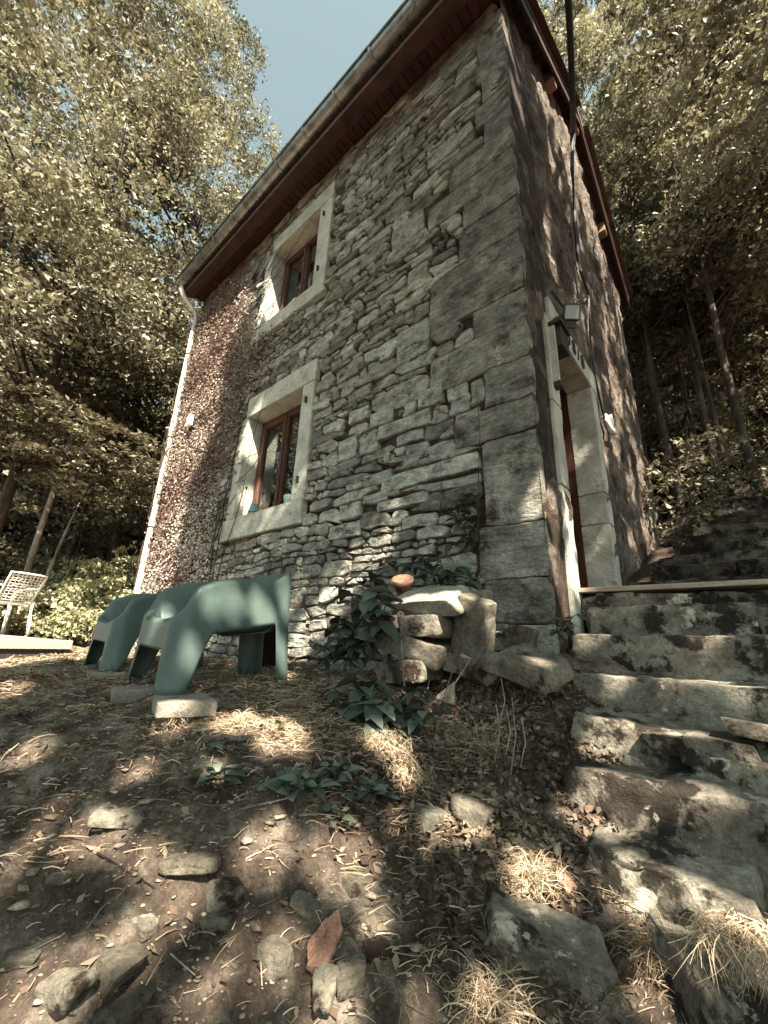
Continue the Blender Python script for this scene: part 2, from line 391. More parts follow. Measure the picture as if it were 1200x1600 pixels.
# masonry core of the walls, pieced round the openings
mb = MB()
yb0, yb1 = YF+.05, YF+WT
zs = [-.9] + sum([[q['z0']-.04, q['z1']+.04] for q in WIN], []) + [ZE+.05]
for i in range(len(zs)-1):
    wq = [q for q in WIN if q['z0']-.04 == zs[i]]
    if wq:
        q = wq[0]; mb.box(XL, q['x0']-.05, yb0, yb1, zs[i], zs[i+1]); mb.box(q['x1']+.05, XC-.002, yb0, yb1, zs[i], zs[i+1])
    else: mb.box(XL, XC-.002, yb0, yb1, zs[i], zs[i+1])
front = hp(mb.build('front_wall', MORTAR))
fa = front.data.attributes.new('tint', 'FLOAT', 'POINT'); fa.data.foreach_set('value', np.full(len(front.data.vertices), .15, np.float32))
mb = MB()   # back and left walls, plain
mb.box(XL, XL+WT, yb1, YB, -.9, ZE); mb.box(XL, XC, YB-WT, YB, -.9, ZE)
for sgn in (0,):
    V = [(XL, YF+.05, ZE), (XL, YB, ZE), (XL, YR, ZR), (XL+WT, YF+.05, ZE), (XL+WT, YB, ZE), (XL+WT, YR, ZR)]
    mb.add(V, [(0, 2, 1), (3, 4, 5), (0, 1, 4, 3), (1, 2, 5, 4), (2, 0, 3, 5)])
hp(mb.build('rear_wall', ROUGHCAST))
# gable wall facing the steps: displaced roughcast sheet with depth
def gable_sheet():
    ys = np.arange(YF+.0, YB+.001, .03); zz = np.arange(-.6, ZR+.05, .03)
    Yg, Zg = np.meshgrid(ys, zz, indexing='ij')
    top = np.where(Yg < YR, ZE+(Yg-YF)*(ZR-ZE)/(YR-YF), ZR-(Yg-YR)*(ZR-ZE)/(YB-YR))
    Zg2 = np.minimum(Zg, top)
    P = np.stack([np.zeros(Yg.size), Yg.ravel(), Zg2.ravel()], 1)
    d = fbm(P, 1.5, 8, 3)*.03+fbm(P, 6, 9, 4)*.05
    edge = np.clip((Yg.ravel()-YF)/.25, 0, 1)
    X = XC+.0+d*edge-.004
    V = np.stack([X, P[:, 1], P[:, 2]], 1)
    Fq = grid_faces(len(ys), len(zz))
    yc = Yg.ravel()[Fq].mean(1); zc = Zg.ravel()[Fq].mean(1); tc = top.ravel()[Fq].mean(1)
    dr = (yc > DOOR['y0']-.02) & (yc < DOOR['y1']+.02) & (zc < DOOR['z1']+.02) & (zc > DOOR['z0']-.05)
    return V, Fq[(~dr) & (zc < tc+.03)]
V, Fq = gable_sheet()
gable = hp(mesh_np('gable_wall', V, Fq, ROUGHCAST, smooth=True))
mb = MB()     # solid core behind the sheet
mb.box(XC-WT, XC-.06, YF+WT, DOOR['y0']-.05, -.6, ZE); mb.box(XC-WT, XC-.06, DOOR['y1']+.05, YB, -.6, ZE)
mb.box(XC-WT, XC-.06, DOOR['y0']-.05, DOOR['y1']+.05, DOOR['z1']+.1, ZE)
V = [(XC-WT, YF+.2, ZE), (XC-WT, YB, ZE), (XC-WT, YR, ZR-.1), (XC-.06, YF+.2, ZE), (XC-.06, YB, ZE), (XC-.06, YR, ZR-.1)]
mb.add(V, [(0, 2, 1), (3, 4, 5), (0, 1, 4, 3), (1, 2, 5, 4), (2, 0, 3, 5)])
mb.box(XL+WT, XC-WT, YF+WT, YB-WT, -.7, -.2)   # floor inside
mb.box(XL+WT, XC-WT, YF+WT, YB-WT, 3.1, 3.3)
core = mb.build('wall_core', MORTAR, gable); core.matrix_parent_inverse = Matrix.Identity(4)
core.data.attributes.new('tint', 'FLOAT', 'POINT')

# --- rubble facing: every stone from a label map of the wall face
RES = .0085
x0w, x1w, z0w, z1w = XL, XC, -.42, 5.86
NXW, NZW = int((x1w-x0w)/RES), int((z1w-z0w)/RES)
lab = -np.ones((NXW, NZW), np.int32); dist = np.full((NXW, NZW), 9.0, np.float32)
seeds = []      # x, z, hx, hz, kind, tint
def block(x0, x1, z0, z1): 
    a, b = int((x0-x0w)/RES), int((x1-x0w)/RES); c, d = int((z0-z0w)/RES), int((z1-z0w)/RES)
    lab[max(a, 0):max(b, 0), max(c, 0):max(d, 0)] = -9; dist[max(a, 0):max(b, 0), max(c, 0):max(d, 0)] = -1
for q in WIN:
    block(q['lx0']-.015, q['lx1']+.012, q['sz']-.015, q['lz']+.015); block(q['sx0'], q['lx1'], q['sz']-.015, q['z0']+.02)
# quoins: joints on the corner (photo rows), left ends
qy = [-40, 9, 33, 65, 92, 125, 158, 190, 225, 262, 302, 355, 444, 491, 552, 613, 665, 810, 901, 975, 1040]
ql = [640, 690, 745, 700, 770, 740, 757, 700, 668, 722, 714, 671, 738, 671, 757, 709, 753, 747, 757, 757]
for i in range(len(qy)-1):
    xa = 784+.083*qy[i]; xb = 784+.083*qy[i+1]
    za = onY(xa, qy[i], YF)[2]; zb = onY(xb, qy[i+1], YF)[2]
    zm = (qy[i]+qy[i+1])/2 + (784+.083*qy[i]-ql[i])*.55*(1-(qy[i]/1000.))
    xl = onY(ql[i], zm, YF)[0]
    xl = min(max(xl, -2.0), -1.02)
    seeds.append(((xl+XC)/2, (za+zb)/2, (XC-xl)/2, (za-zb)/2, 'q', random.uniform(.3, .8)))
man = [  # photo corners tl, tr, br, bl, tint of stones that stand out
 [(608, 738), (751, 708), (751, 735), (612, 764), .95], [(627, 808), (683, 800), (680, 818), (624, 831), .92], [(530, 788), (563, 785), (563, 809), (529, 813), 1.0],
 [(513, 822), (564, 813), (563, 835), (512, 848), .9], [(697, 600), (730, 590), (730, 618), (698, 626), .92], [(735, 594), (756, 592), (758, 628), (736, 634), .5],
 [(588, 662), (672, 643), (674, 665), (590, 684), .8], [(577, 642), (613, 636), (613, 660), (576, 668), .75], [(710, 642), (752, 640), (752, 655), (712, 655), .5],
 [(560, 692), (590, 684), (592, 706), (562, 714), .72], [(618, 680), (660, 668), (660, 686), (620, 697), .7], [(633, 696), (668, 688), (668, 706), (634, 713), .7],
 [(619, 520), (671, 495), (672, 545), (620, 575), .6], [(668, 345), (720, 315), (722, 335), (668, 352), .6], [(650, 612), (695, 600), (690, 628), (652, 640), .65],
 [(636, 425), (668, 405), (668, 432), (636, 448), .55], [(640, 405), (675, 385), (676, 398), (641, 418), .85], [(610, 355), (662, 330), (662, 360), (612, 388), .6],
 [(545, 640), (575, 636), (577, 655), (545, 662), .8], [(528, 686), (555, 682), (558, 712), (528, 724), .85], [(564, 775), (605, 765), (604, 782), (566, 790), .75],
 [(585, 785), (650, 770), (690, 775), (590, 805), .75], [(566, 743), (612, 730), (614, 752), (566, 764), .6], [(590, 745), (620, 742), (625, 772), (598, 775), .85],
]
for tl, tr, br, bl, tn in man:
    P = np.array([onY(*p, YF) for p in (tl, tr, br, bl)])
    seeds.append((P[:, 0].mean(), P[:, 2].mean(), max((P[1, 0]+P[2, 0]-P[0, 0]-P[3, 0])/4, .03), max((P[0, 2]+P[1, 2]-P[2, 2]-P[3, 2])/4, .02), 'm', tn))
nman = len(seeds)
z = z0w-.1
while z < z1w+.1:
    h = random.choice([.045, .06, .075, .09, .105, .12, .15])*random.uniform(.85, 1.12)
    x = -5.0+random.uniform(0, .2)
    while x < x1w:
        L_ = min(max(h*random.lognormvariate(.80, .45), .06), .46)
        zz_ = z+h/2+.035*math.sin(x*1.9+z*2.3)+random.gauss(0, .008); xx_ = x+L_/2
        ok = all(not (abs(xx_-s[0]) < s[2]+.25*L_ and abs(zz_-s[1]) < s[3]+.25*h) for s in seeds[:nman])
        if ok:
            if h > .12 and random.random() < .28:
                f = random.uniform(.35, .65)
                seeds.append((xx_, zz_-h/2+h*f/2, L_/2, h*f/2, 'r', random.random())); seeds.append((xx_, zz_-h/2+h*f+h*(1-f)/2, L_/2, h*(1-f)/2, 'r', random.random()))
            else: seeds.append((xx_, zz_, L_/2, h/2, 'r', random.random()))
            if random.random() < .12: seeds.append((x, zz_+random.uniform(-.3, .3)*h, .022, .018, 'r', random.random()))
        x += L_
    z += h
# warp field makes edges wander
cxg = x0w+(np.arange(NXW)+.5)*RES; czg = z0w+(np.arange(NZW)+.5)*RES
CX, CZ = np.meshgrid(cxg, czg, indexing='ij'); Pw = np.stack([CX.ravel(), CZ.ravel(), np.zeros(CX.size)], 1)
WX = CX+(fbm(Pw, 7, 21, 3)*.035).reshape(CX.shape); WZ = CZ+(fbm(Pw*np.array([.6, 1, 1]), 7, 31, 3)*.026).reshape(CX.shape)
slant = {}
for k, (sx, sz, hx, hz, kd, tn) in enumerate(seeds):
    e = 2.2 if kd == 'r' else 1.15
    a, b = max(int((sx-hx*e-.05-x0w)/RES), 0), min(int((sx+hx*e+.05-x0w)/RES)+1, NXW)
    c, d = max(int((sz-hz*e-.05-z0w)/RES), 0), min(int((sz+hz*e+.05-z0w)/RES)+1, NZW)
    if b <= a or d <= c: continue
    if kd == 'r': U, V_ = WX[a:b, c:d]-sx, WZ[a:b, c:d]-sz; sl_ = random.gauss(0, .12); tp = random.gauss(0, .25)
    else: U, V_ = CX[a:b, c:d]*.75+WX[a:b, c:d]*.25-sx, CZ[a:b, c:d]*.75+WZ[a:b, c:d]*.25-sz; sl_ = 0; tp = 0
    U = U+sl_*V_; 
    au = np.abs(U)/hx; av = np.abs(V_)/(hz*(1+tp*np.clip(U/hx, -1, 1)*.6))
    pw = 5.0 if kd != 'r' else random.choice([3.5, 6, 12])
    dd = (au**pw+np.abs(av)**pw)**(1/pw)
    if kd != 'r': dd = np.where(dd < 1.0, dd*.3, dd+.6)
    mlt = dd < np.minimum(dist[a:b, c:d], e)
    dist[a:b, c:d][mlt] = dd[mlt]; lab[a:b, c:d][mlt] = k
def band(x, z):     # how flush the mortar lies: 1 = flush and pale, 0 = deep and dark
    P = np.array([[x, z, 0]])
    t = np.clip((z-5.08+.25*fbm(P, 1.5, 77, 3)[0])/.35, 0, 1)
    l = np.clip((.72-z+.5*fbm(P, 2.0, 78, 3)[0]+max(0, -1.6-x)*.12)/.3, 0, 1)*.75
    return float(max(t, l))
order_area = []
stones = []
K_OUT = 15
for k, (sx, sz, hx, hz, kd, tn) in enumerate(seeds):
    ix, iz = int((sx-x0w)/RES), int((sz-z0w)/RES)
    if not (0 <= ix < NXW and 0 <= iz < NZW) or lab[ix, iz] != k: continue
    K = K_OUT if kd != 'q' else 20
    gap = random.uniform(.004, .010) if kd == 'r' else (.004 if kd == 'm' else .003)
    pts = []
    for j in range(K):
        # directions spread by the aspect so corners get picked up
        an = 2*math.pi*(j+.5*random.random()*(kd == 'r'))/K
        dx, dz = math.cos(an)*hx, math.sin(an)*hz; L_ = math.hypot(dx, dz); dx /= L_; dz /= L_
        t = 0
        while t < 3:
            t += RES*.6
            i2, j2 = int((sx+dx*t-x0w)/RES), int((sz+dz*t-z0w)/RES)
            if not (0 <= i2 < NXW and 0 <= j2 < NZW) or lab[i2, j2] != k: break
        t = max(t-RES*.4-gap, .006)
        pts.append((sx+dx*t, sz+dz*t))
    if kd in 'qm':
        pts = []; m_ = (.0035 if kd == 'q' else .004)
        a_, b_, c_, d_ = sx-hx+m_, sx+hx-m_, sz-hz+m_, sz+hz-m_
        if kd == 'q': b_ = XC
        cn = [(a_, c_), (b_, c_), (b_, d_), (a_, d_)]; ns = [7, 3, 7, 3] if kd == 'q' else [4, 3, 4, 3]
        for e_ in range(4):
            p0, p1 = np.array(cn[e_]), np.array(cn[(e_+1) % 4])
            for t_ in range(ns[e_]): pts.append(tuple(p0+(p1-p0)*t_/ns[e_]))
        P = np.array(pts); Pn = np.c_[P, np.zeros(len(P))]
        dj = np.stack([fbm(Pn, 9, 301, 3), fbm(Pn, 9, 302, 3)], 1)*(.019 if kd == 'q' else .016)
        if kd == 'q': dj[P[:, 0] > XC-.01, 0] = 0
        ctr = P.mean(0); far_ = (np.abs(P-ctr)/np.array([hx, hz])).min(1) > .9
        P = P+dj; P[far_] += (ctr-P[far_])*.03
        pts = P
    P = np.array(pts); P = .86*P+.07*(np.roll(P, 1, 0)+np.roll(P, -1, 0)) if kd == 'r' else P
    
    wd = np.ptp(P[:, 0]); ht = np.ptp(P[:, 1])
    if wd < .025 or ht < .018: continue
    bd = band(sx, sz)
    pr = random.uniform(-.012, .020)*(1-.75*bd)*(1 if kd == 'r' else .4)   # how proud
    stones.append((P, sx, sz, pr, kd, tn, bd))
def stone_geo(P, sx, sz, pr, kd, bd):
    K = len(P); c = P.mean(0); y0 = YF-pr; bev = min(.010, .18*min(np.ptp(P[:, 0]), np.ptp(P[:, 1])))
    def ring(P2, y): return np.stack([P2[:, 0], np.full(K, 0.)+y, P2[:, 1]], 1)
    def inset(d):
        v = P-c; L_ = np.linalg.norm(v, axis=1, keepdims=True); return c+v*np.maximum(1-d/np.maximum(L_, 1e-4), .2)
    V = [ring(P, YF+.06), ring(P, y0+bev*.9), ring(inset(bev), y0)]
    if kd == 'q':
        V = [ring(P, YF+.06), ring(P, y0+.004), ring(inset(.006), y0)]
    mid = c+(P-c)*.5; V.append(ring(mid, y0)); V.append(np.array([[c[0], y0, c[1]]]))
    V = np.concatenate(V)
    rel = fbm(V, 9, 41, 3)*.016+fbm(V, 30, 43, 2)*.006 if kd != 'q' else fbm(V, 7, 41, 3)*.008
    m_ = np.r_[np.zeros(K), np.full(K, .6), np.full(K, .8), np.ones(K), 1.]
    V[:, 1] += rel*m_
    tlt = (random.gauss(0, .10), random.gauss(0, .16)) if kd == 'r' else (0, 0)
    V[K:, 1] += np.clip((V[K:, 0]-c[0])*tlt[0]*.6+(V[K:, 2]-c[1])*tlt[1], -.016, .016)
    if kd == 'q': V[:, 0] = np.minimum(V[:, 0], XC+.003)
    Fc = []
    for r_ in range(3):
        for j in range(K): Fc.append((r_*K+j, r_*K+(j+1) % K, (r_+1)*K+(j+1) % K, (r_+1)*K+j))
    for j in range(K): Fc.append((3*K+j, 3*K+(j+1) % K, 4*K))
    return V, Fc
sizes = []
for i, (P, sx, sz, pr, kd, tn, bd) in enumerate(stones):
    u_, v_, d_ = proj(np.stack([P[:, 0], np.full(len(P), YF), P[:, 1]], 1))
    ar = .5*abs(np.dot(u_, np.roll(v_, 1))-np.dot(v_, np.roll(u_, 1)))
    cu, cv = u_.mean(), v_.mean()
    vis = (-20 < cu < 1220) and (-20 < cv < 990) and not (sx < -4.9)
    sizes.append(ar if vis else 0)
rank = np.argsort(-np.array(sizes))
single = set(rank[:300].tolist())
rest = MB(); rest_t = []
for i, (P, sx, sz, pr, kd, tn, bd) in enumerate(stones):
    V, Fc = stone_geo(P, sx, sz, pr, kd, bd)
    tv = tn*.85+.1*random.random()
    if i in single:
        o = mesh_np('quoin_stone' if kd == 'q' else 'stone', V, Fc, QUOIN if kd == 'q' else STONE, front, tint=np.full(len(V), tv), smooth=False)
    else: rest.add(V, Fc); rest_t += [tv]*len(V)
rs = mesh_np('rubble', np.concatenate(rest.V), rest.F, STONE, front, tint=rest_t); rs['kind'] = 'stuff'
# mortar bed between the stones
def mortar():
    xs_ = np.arange(XL, XC+.001, .03); zs_ = np.arange(-.5, ZE+.01, .03)
    Xg, Zg = np.meshgrid(xs_, zs_, indexing='ij')
    P = np.stack([Xg.ravel(), Zg.ravel(), np.zeros(Xg.size)], 1)
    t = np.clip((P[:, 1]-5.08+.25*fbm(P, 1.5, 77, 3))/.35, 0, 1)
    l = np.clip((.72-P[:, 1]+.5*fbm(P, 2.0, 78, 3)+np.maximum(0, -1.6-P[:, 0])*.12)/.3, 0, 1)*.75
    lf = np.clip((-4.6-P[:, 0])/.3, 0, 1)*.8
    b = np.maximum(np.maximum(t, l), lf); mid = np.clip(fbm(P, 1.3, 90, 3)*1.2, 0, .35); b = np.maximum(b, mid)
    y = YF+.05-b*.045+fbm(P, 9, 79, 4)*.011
    y = np.where(P[:, 0] > XC-.06, YF+.05, y)
    V = np.stack([P[:, 0], y, P[:, 1]], 1); Fq = grid_faces(len(xs_), len(zs_))
    xc = Xg.ravel()[Fq].mean(1); zc = Zg.ravel()[Fq].mean(1)
    keep = np.ones(len(Fq), bool)
    for q in WIN: keep &= ~((xc > q['x0']-.03) & (xc < q['x1']+.03) & (zc > q['z0']-.03) & (zc < q['z1']+.03))
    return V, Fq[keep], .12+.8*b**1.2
V, Fq, tn_ = mortar()
mesh_np('mortar_bed', V, Fq, MORTAR, front, smooth=True, tint=tn_)

# --- window surrounds, frames, glass
def dressed(name, x0, x1, y0, y1, z0, z1, parent, jit=.006, mat=PLASTER, div=5):
    """a dressed block: subdivided box, slightly uneven, softened arrises"""
    bm = bmesh.new(); bmesh.ops.create_cube(bm, size=1)
    for v in bm.verts: v.co = Vector((x0+(v.co.x+.5)*(x1-x0), y0+(v.co.y+.5)*(y1-y0), z0+(v.co.z+.5)*(z1-z0)))
    bmesh.ops.bevel(bm, geom=list(bm.edges), offset=.007, segments=2, affect='EDGES')
    L_ = max(x1-x0, z1-z0, y1-y0)
    es = [e for e in bm.edges if e.calc_length() > L_*.5]
    if es: bmesh.ops.subdivide_edges(bm, edges=es, cuts=12, use_grid_fill=True)
    for _ in range(1):
        es = [e for e in bm.edges if e.calc_length() > .09]
        if es: bmesh.ops.subdivide_edges(bm, edges=es, cuts=1, use_grid_fill=True)
    V = np.array([v.co[:] for v in bm.verts]); d = np.stack([fbm(V, 7, 51+s, 4) for s in range(3)], 1)*jit
    for v, dd in zip(bm.verts, d): v.co += Vector(dd)
    me = bpy.data.meshes.new(name); bm.to_mesh(me); bm.free(); me.materials.append(mat)
    return link(bpy.data.objects.new(name, me), parent)
PV = YF-.012
for wi, q in enumerate(WIN):
    x0, x1, z0, z1 = q['x0'], q['x1'], q['z0'], q['z1']
    YI = YF+.20
    f = MB(); fw = .055
    f.box(x0, x0+fw, YI, YI+.06, z0, z1); f.box(x1-fw, x1, YI, YI+.06, z0, z1); f.box(x0+fw, x1-fw, YI, YI+.06, z1-fw, z1); f.box(x0+fw, x1-fw, YI, YI+.06, z0, z0+fw)
    wf = hp(f.build('window', FRAMEW, bevel=.004))
    xm = (x0+x1)/2
    for a, b in ((x0+fw, xm), (xm, x1-fw)):
        s = MB(); sw = .05; ya = YI-.012; yb = YI+.045
        s.box(a+.002, a+sw, ya, yb, z0+fw, z1-fw); s.box(b-sw, b-.002, ya, yb, z0+fw, z1-fw); s.box(a+sw, b-sw, ya, yb, z1-fw-sw, z1-fw-.002); s.box(a+sw, b-sw, ya, yb, z0+fw+.002, z0+fw+sw)
        s.build('casement', FRAMEW, wf, bevel=.004)
        g = MB(); g.box(a+sw-.005, b-sw+.005, YI+.02, YI+.026, z0+fw+sw-.005, z1-fw-sw+.005); g.build('pane', GLASS, wf)
    s = MB(); s.box(xm-.018, xm+.018, YI-.03, YI-.0125, z0+fw, z1-fw); s.build('cover_strip', FRAMEW, wf, bevel=.004)
    # curtain: wavy sheet
    n_ = 60; xs_ = np.linspace(x0+.06, x0+.46 if wi == 0 else x0+.30, n_); V = []
    for x in xs_:
        for k in range(8):
            zc = z0+.05+(z1-z0-.1)*k/7; V.append((x+.05*math.sin(k*.9)*(x-x0), YI+.14+.02*math.sin(x*85+k*.15), zc))
    mesh_np('curtain', V, grid_faces(n_, 8), CLOTH, wf, smooth=True)
    # dark room lining behind the glass
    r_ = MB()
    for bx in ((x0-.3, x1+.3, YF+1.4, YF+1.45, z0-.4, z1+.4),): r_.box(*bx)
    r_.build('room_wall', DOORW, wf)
    # surround blocks: lintel, two jambs, sill
    dressed('lintel', q['lx0'], q['lx1'], PV, YF+.30, z1, q['lz'], wf, jit=.005)
    dressed('jamb', x1, q['lx1']-.004, PV+.003, YF+.30, z0+.0, z1-.002, wf)
    dressed('jamb', q['lx0']-.12, x0, PV+.004, YF+.30, z0+.0, z1-.002, wf)
    dressed('sill', q['sx0'], q['lx1']+.002, PV-.012, YF+.30, q['sz'], z0-.002, wf)
    # iron shutter pins in the right jamb
    for zf in (.16, .84):
        p = MB(); zc = z0+(z1-z0)*zf
        p.box(x1+.085, x1+.105, PV-.02, PV+.02, zc-.035, zc+.03); p.tube([(x1+.095, PV-.02, zc-.03), (x1+.095, PV-.02, zc+.03)], .008, 6)
        p.build('shutter_pin', DARKM, wf)
    h_ = MB(); h_.tube([(x0-.004, YF+.10, z0+.42), (x0+.012, YF+.10, z0+.42)], .011, 8); h_.build('shutter_hole', DARKM, wf)

# --- door in the gable
d0, d1, dz0, dz1 = DOOR['y0'], DOOR['y1'], DOOR['z0'], DOOR['z1']
XD = XC-.20
mb = MB(); n_ = 7; ys_ = np.linspace(d0, d1, n_+1)
door = None
XR = XD; XD = XC-.40
dm = MB(); dm.box(XD-.05, XD-.012, d0, d1, dz0, dz1); door = hp(dm.build('door', DOORW))
for i in range(n_):
    b = MB(); b.box(XD-.011, XD+.004, ys_[i]+.003, ys_[i+1]-.003, dz0+.005, dz1-.005); b.build('plank', DOORW, door, bevel=.002)
hd = MB(); hd.tube([(XD+.005, d0+.12, 1.35), (XD+.05, d0+.12, 1.35), (XD+.05, d0+.22, 1.35)], .009, 8); hd.build('handle', DARKM, door)
PX = XC+.022
cuts = [dz0, 1.02, 1.30, dz1]      # far jamb: blocks with open joints
for i in range(3): dressed('jamb_block', XR, PX, d1, d1+.18, cuts[i]+.002, cuts[i+1]-.003, door, jit=.005)
cuts = [dz0-.28, 1.0, 1.62, dz1]
for i in range(3): dressed('jamb_block', XR, PX, d0-.17, d0, cuts[i]+.002, cuts[i+1]-.003, door, jit=.008)
fr_ = MB(); fr_.box(XD-.05, XR-.003, d1+.003, d1+.10, dz0, dz1+.1); fr_.box(XD-.05, XR-.003, d0-.10, d0-.003, dz0, dz1+.1); fr_.box(XD-.05, XR-.003, d0-.003, d1+.003, dz1+.002, dz1+.1); fr_.build('door_frame', DOORW, door)
lint = dressed('lintel', XR, PX+.003, d0-.06, d1+.22, dz1, dz1+.23, door, jit=.004)
# carved figures on the lintel
tx = bpy.data.curves.new('date', 'FONT'); tx.body = '108/8'; tx.size = .20; tx.extrude = .003; tx.space_character = 1.45; tx.align_x = 'CENTER'; tx.align_y = 'CENTER'
to = bpy.data.objects.new('tmp', tx); C.objects.link(to)
bpy.context.view_layer.update()
me = bpy.data.meshes.new_from_object(to.evaluated_get(bpy.context.evaluated_depsgraph_get())); bpy.data.objects.remove(to)
me.materials.append(DARKM); dt = bpy.data.objects.new('carved_date', me); link(dt, lint)
dt.matrix_world = Matrix.Translation((PX+.009, (d0+d1)/2+.0, dz1+.115)) @ Matrix(((0, 0, 1, 0), (1, 0, 0, 0), (0, 1, 0, 0), (0, 0, 0, 1)))
# narrow open-fronted box above the left jamb
bx = MB(); yb_ = 2.60
bx.box(XC-.0, XC+.065, yb_, yb_+.02, 1.78, 2.25)

hood = hp(bx.build('side_board', PLASTER, bevel=.004))
bb = MB(); bb.box(XC+.0, XC+.12, yb_-.015, yb_+.2, 2.252, 2.28); bb.build('hood_roof', DARKM, hood, bevel=.004)
bb = MB(); bb.box(XC+.0, XC+.07, yb_-.004, yb_+.06, 1.735, 1.778); bb.build('dark_foot', DARKM, hood, bevel=.004)
bb = MB(); bb.box(XC+.0, XC+.10, yb_+.031, yb_+.2, 2.08, 2.25); bb.build('meter_box', DARKM, hood, bevel=.006)

# --- roof, soffit boards, gutter, verge
OV = .25
sl_f = (ZR-ZE)/(YR-YF); sl_b = (ZR-ZE)/(YB-YR)
XV = XC+.13
def zr(y): return ZE+.08+(y-YF)*sl_f if y < YR else ZR+.08-(y-YR)*sl_b
mb = MB()
for (ya, yb) in ((YF-OV-.1, YR), (YR, YB+.2)):
    for (a, b) in ((0, .07),):
        V = []
        for x in (XL-.10, XV+.01):
            for y in (ya, yb):
                for dz in (a, b): V.append((x, y, zr(y)+dz))
        mb.add(V, [(0, 1, 3, 2), (4, 6, 7, 5), (0, 4, 5, 1), (2, 3, 7, 6), (0, 2, 6, 4), (1, 5, 7, 3)])
roof = hp(mb.build('roof', ROOFT))
# tiles laid over the slabs
tile_me = None
tb = MB()
for i in range(44):
    for j in range(9):
        x = XL-.08+i*.139; 
        for side in (0, 1):
            if side == 0: y0_, y1_ = YF-OV-.12+j*.34, YF-OV-.12+j*.34+.37
            else: y0_, y1_ = YB+.22-j*.34, YB+.22-j*.34-.37
            if side == 0 and y1_ > YR+.05: continue
            if side == 1 and y1_ < YR-.05: continue
            za, zb = zr(y0_)+.10, zr(y1_)+.075
            tb.add([(x, y0_, za), (x+.075, y0_, za+.03), (x+.15, y0_, za), (x, y1_, zb), (x+.075, y1_, zb+.03), (x+.15, y1_, zb)], [(0, 1, 4, 3), (1, 2, 5, 4)])
t_ = tb.build('roof_tiles', ROOFT, roof, kind='stuff')
# soffit boards under the front eave, side by side
YG = YF-OV
nb = 62; xs_ = np.linspace(XL-.07, XV-.02, nb+1)
me_b = None
sof = MB(); sof.box(XL-.07, XV-.02, YG-.02, YG, ZE-.025, ZE+.14); soff = hp(sof.build('soffit', REDWOOD))
b_ = MB(); wbd = xs_[1]-xs_[0]; b_.box(.004, wbd-.004, YG+.002, YF-.012, ZE-.018, ZE+.002); b0 = b_.build('board', REDWOOD, soff, bevel=.003)
b0.location.x = xs_[0]
for i in range(1, nb):
    o = b0.copy(); C.objects.link(o); o.location.x = xs_[i]; o.parent = soff
bk = MB(); bk.box(XL-.07, XV-.02, YG+.001, YF+.05, ZE+.004, ZE+.03); bk.build('backing_board', REDWOOD, soff)
ed = MB(); ed.box(XL-.08, XV-.01, YG-.045, YG-.022, ZE-.035, ZE+.13); ed.build('fascia', REDWOOD, soff, bevel=.003)
# half-round gutter
RG = .098; GYc, GZc = YG-.05-RG, ZE+.10
n_ = 12; V = []; Fc = []
xg = np.linspace(XL-.02, XV+.02, 30)
prof = [(GYc-RG*math.cos(t), GZc-RG*math.sin(t)) for t in np.linspace(0, math.pi, n_)]
prof2 = [(GYc-(RG-.006)*math.cos(t), GZc-(RG-.006)*math.sin(t)) for t in np.linspace(math.pi, 0, n_)]
bead = [(GYc-RG-.010+.011*math.cos(t), GZc+.002+.011*math.sin(t)) for t in np.linspace(0, 2*math.pi, 7)[:-1]]
pr_ = prof+prof2
for x in xg:
    for (y, z_) in pr_: V.append((x, y, z_+.0012*math.sin(x*3)))
k = len(pr_)
Fc = [(i*k+j, i*k+(j+1) % k, (i+1)*k+(j+1) % k, (i+1)*k+j) for i in range(len(xg)-1) for j in range(k)]+[tuple(range(k)), tuple((len(xg)-1)*k+j for j in range(k))[::-1]]
gm = MB(); gm.add(V, Fc); gm.tube([(xg[0], GYc-RG-.008, GZc), (xg[-1], GYc-RG-.008, GZc)], .012, 8)
gutter = hp(gm.build('gutter', ZINC, smooth=True))
br = MB()
ts = np.linspace(-.25, math.pi+.1, 14)
V = []
for (x_, rr_) in ((-.015, RG+.009), (.015, RG+.009), (.015, RG+.001), (-.015, RG+.001)):
    for t in ts: V.append((x_, GYc-rr_*math.cos(t), GZc-rr_*math.sin(t)))
nn = len(ts); br.add(V, [(a*nn+i, a*nn+i+1, ((a+1) % 4)*nn+i+1, ((a+1) % 4)*nn+i) for a in range(4) for i in range(nn-1)])
b0 = br.build('gutter_bracket', ZINC, gutter)
bxs = np.linspace(XL+.15, XV-.25, 11); b0.location.x = bxs[0]
for x in bxs[1:]:
    o = b0.copy(); C.objects.link(o); o.location.x = x; o.parent = gutter
# downpipe with swan neck
PXD = XL+.03
dp = MB(); pts = [(PXD-.02, GYc, GZc-RG+.02), (PXD-.02, GYc, GZc-RG-.10), (PXD-.01, GYc+.05, GZc-RG-.2), (PXD, YF-.12, ZE-.38), (PXD, YF-.075, ZE-.46), (PXD, YF-.07, ZE-.6), (PXD, YF-.07, 3.4), (PXD, YF-.07, .4), (PXD, YF-.07, -.2)]
dp.tube(pts, [.045]*9, 14); dp.lathe([(.05, 0), (.05, .07), (.047, .075)], (PXD, YF-.07, ZE-.66), 14); dp.lathe([(.052, 0), (.052, .5), (.047, .505)], (PXD, YF-.07, -.15), 14); dp.lathe([(.05, 0), (.05, .06)], (PXD, YF-.07, 3.0), 14)
pipe = hp(dp.build('downpipe', PIPEM, smooth=True))
for zc in (4.6, 3.0, 1.5, .5):
    p = MB(); p.lathe([(.049, 0), (.052, 0), (.052, .022), (.049, .022)], (PXD, YF-.07, zc), 14); p.box(PXD-.02, PXD+.02, YF-.03, YF+.05, zc, zc+.02); p.build('pipe_clip', DARKM, pipe)
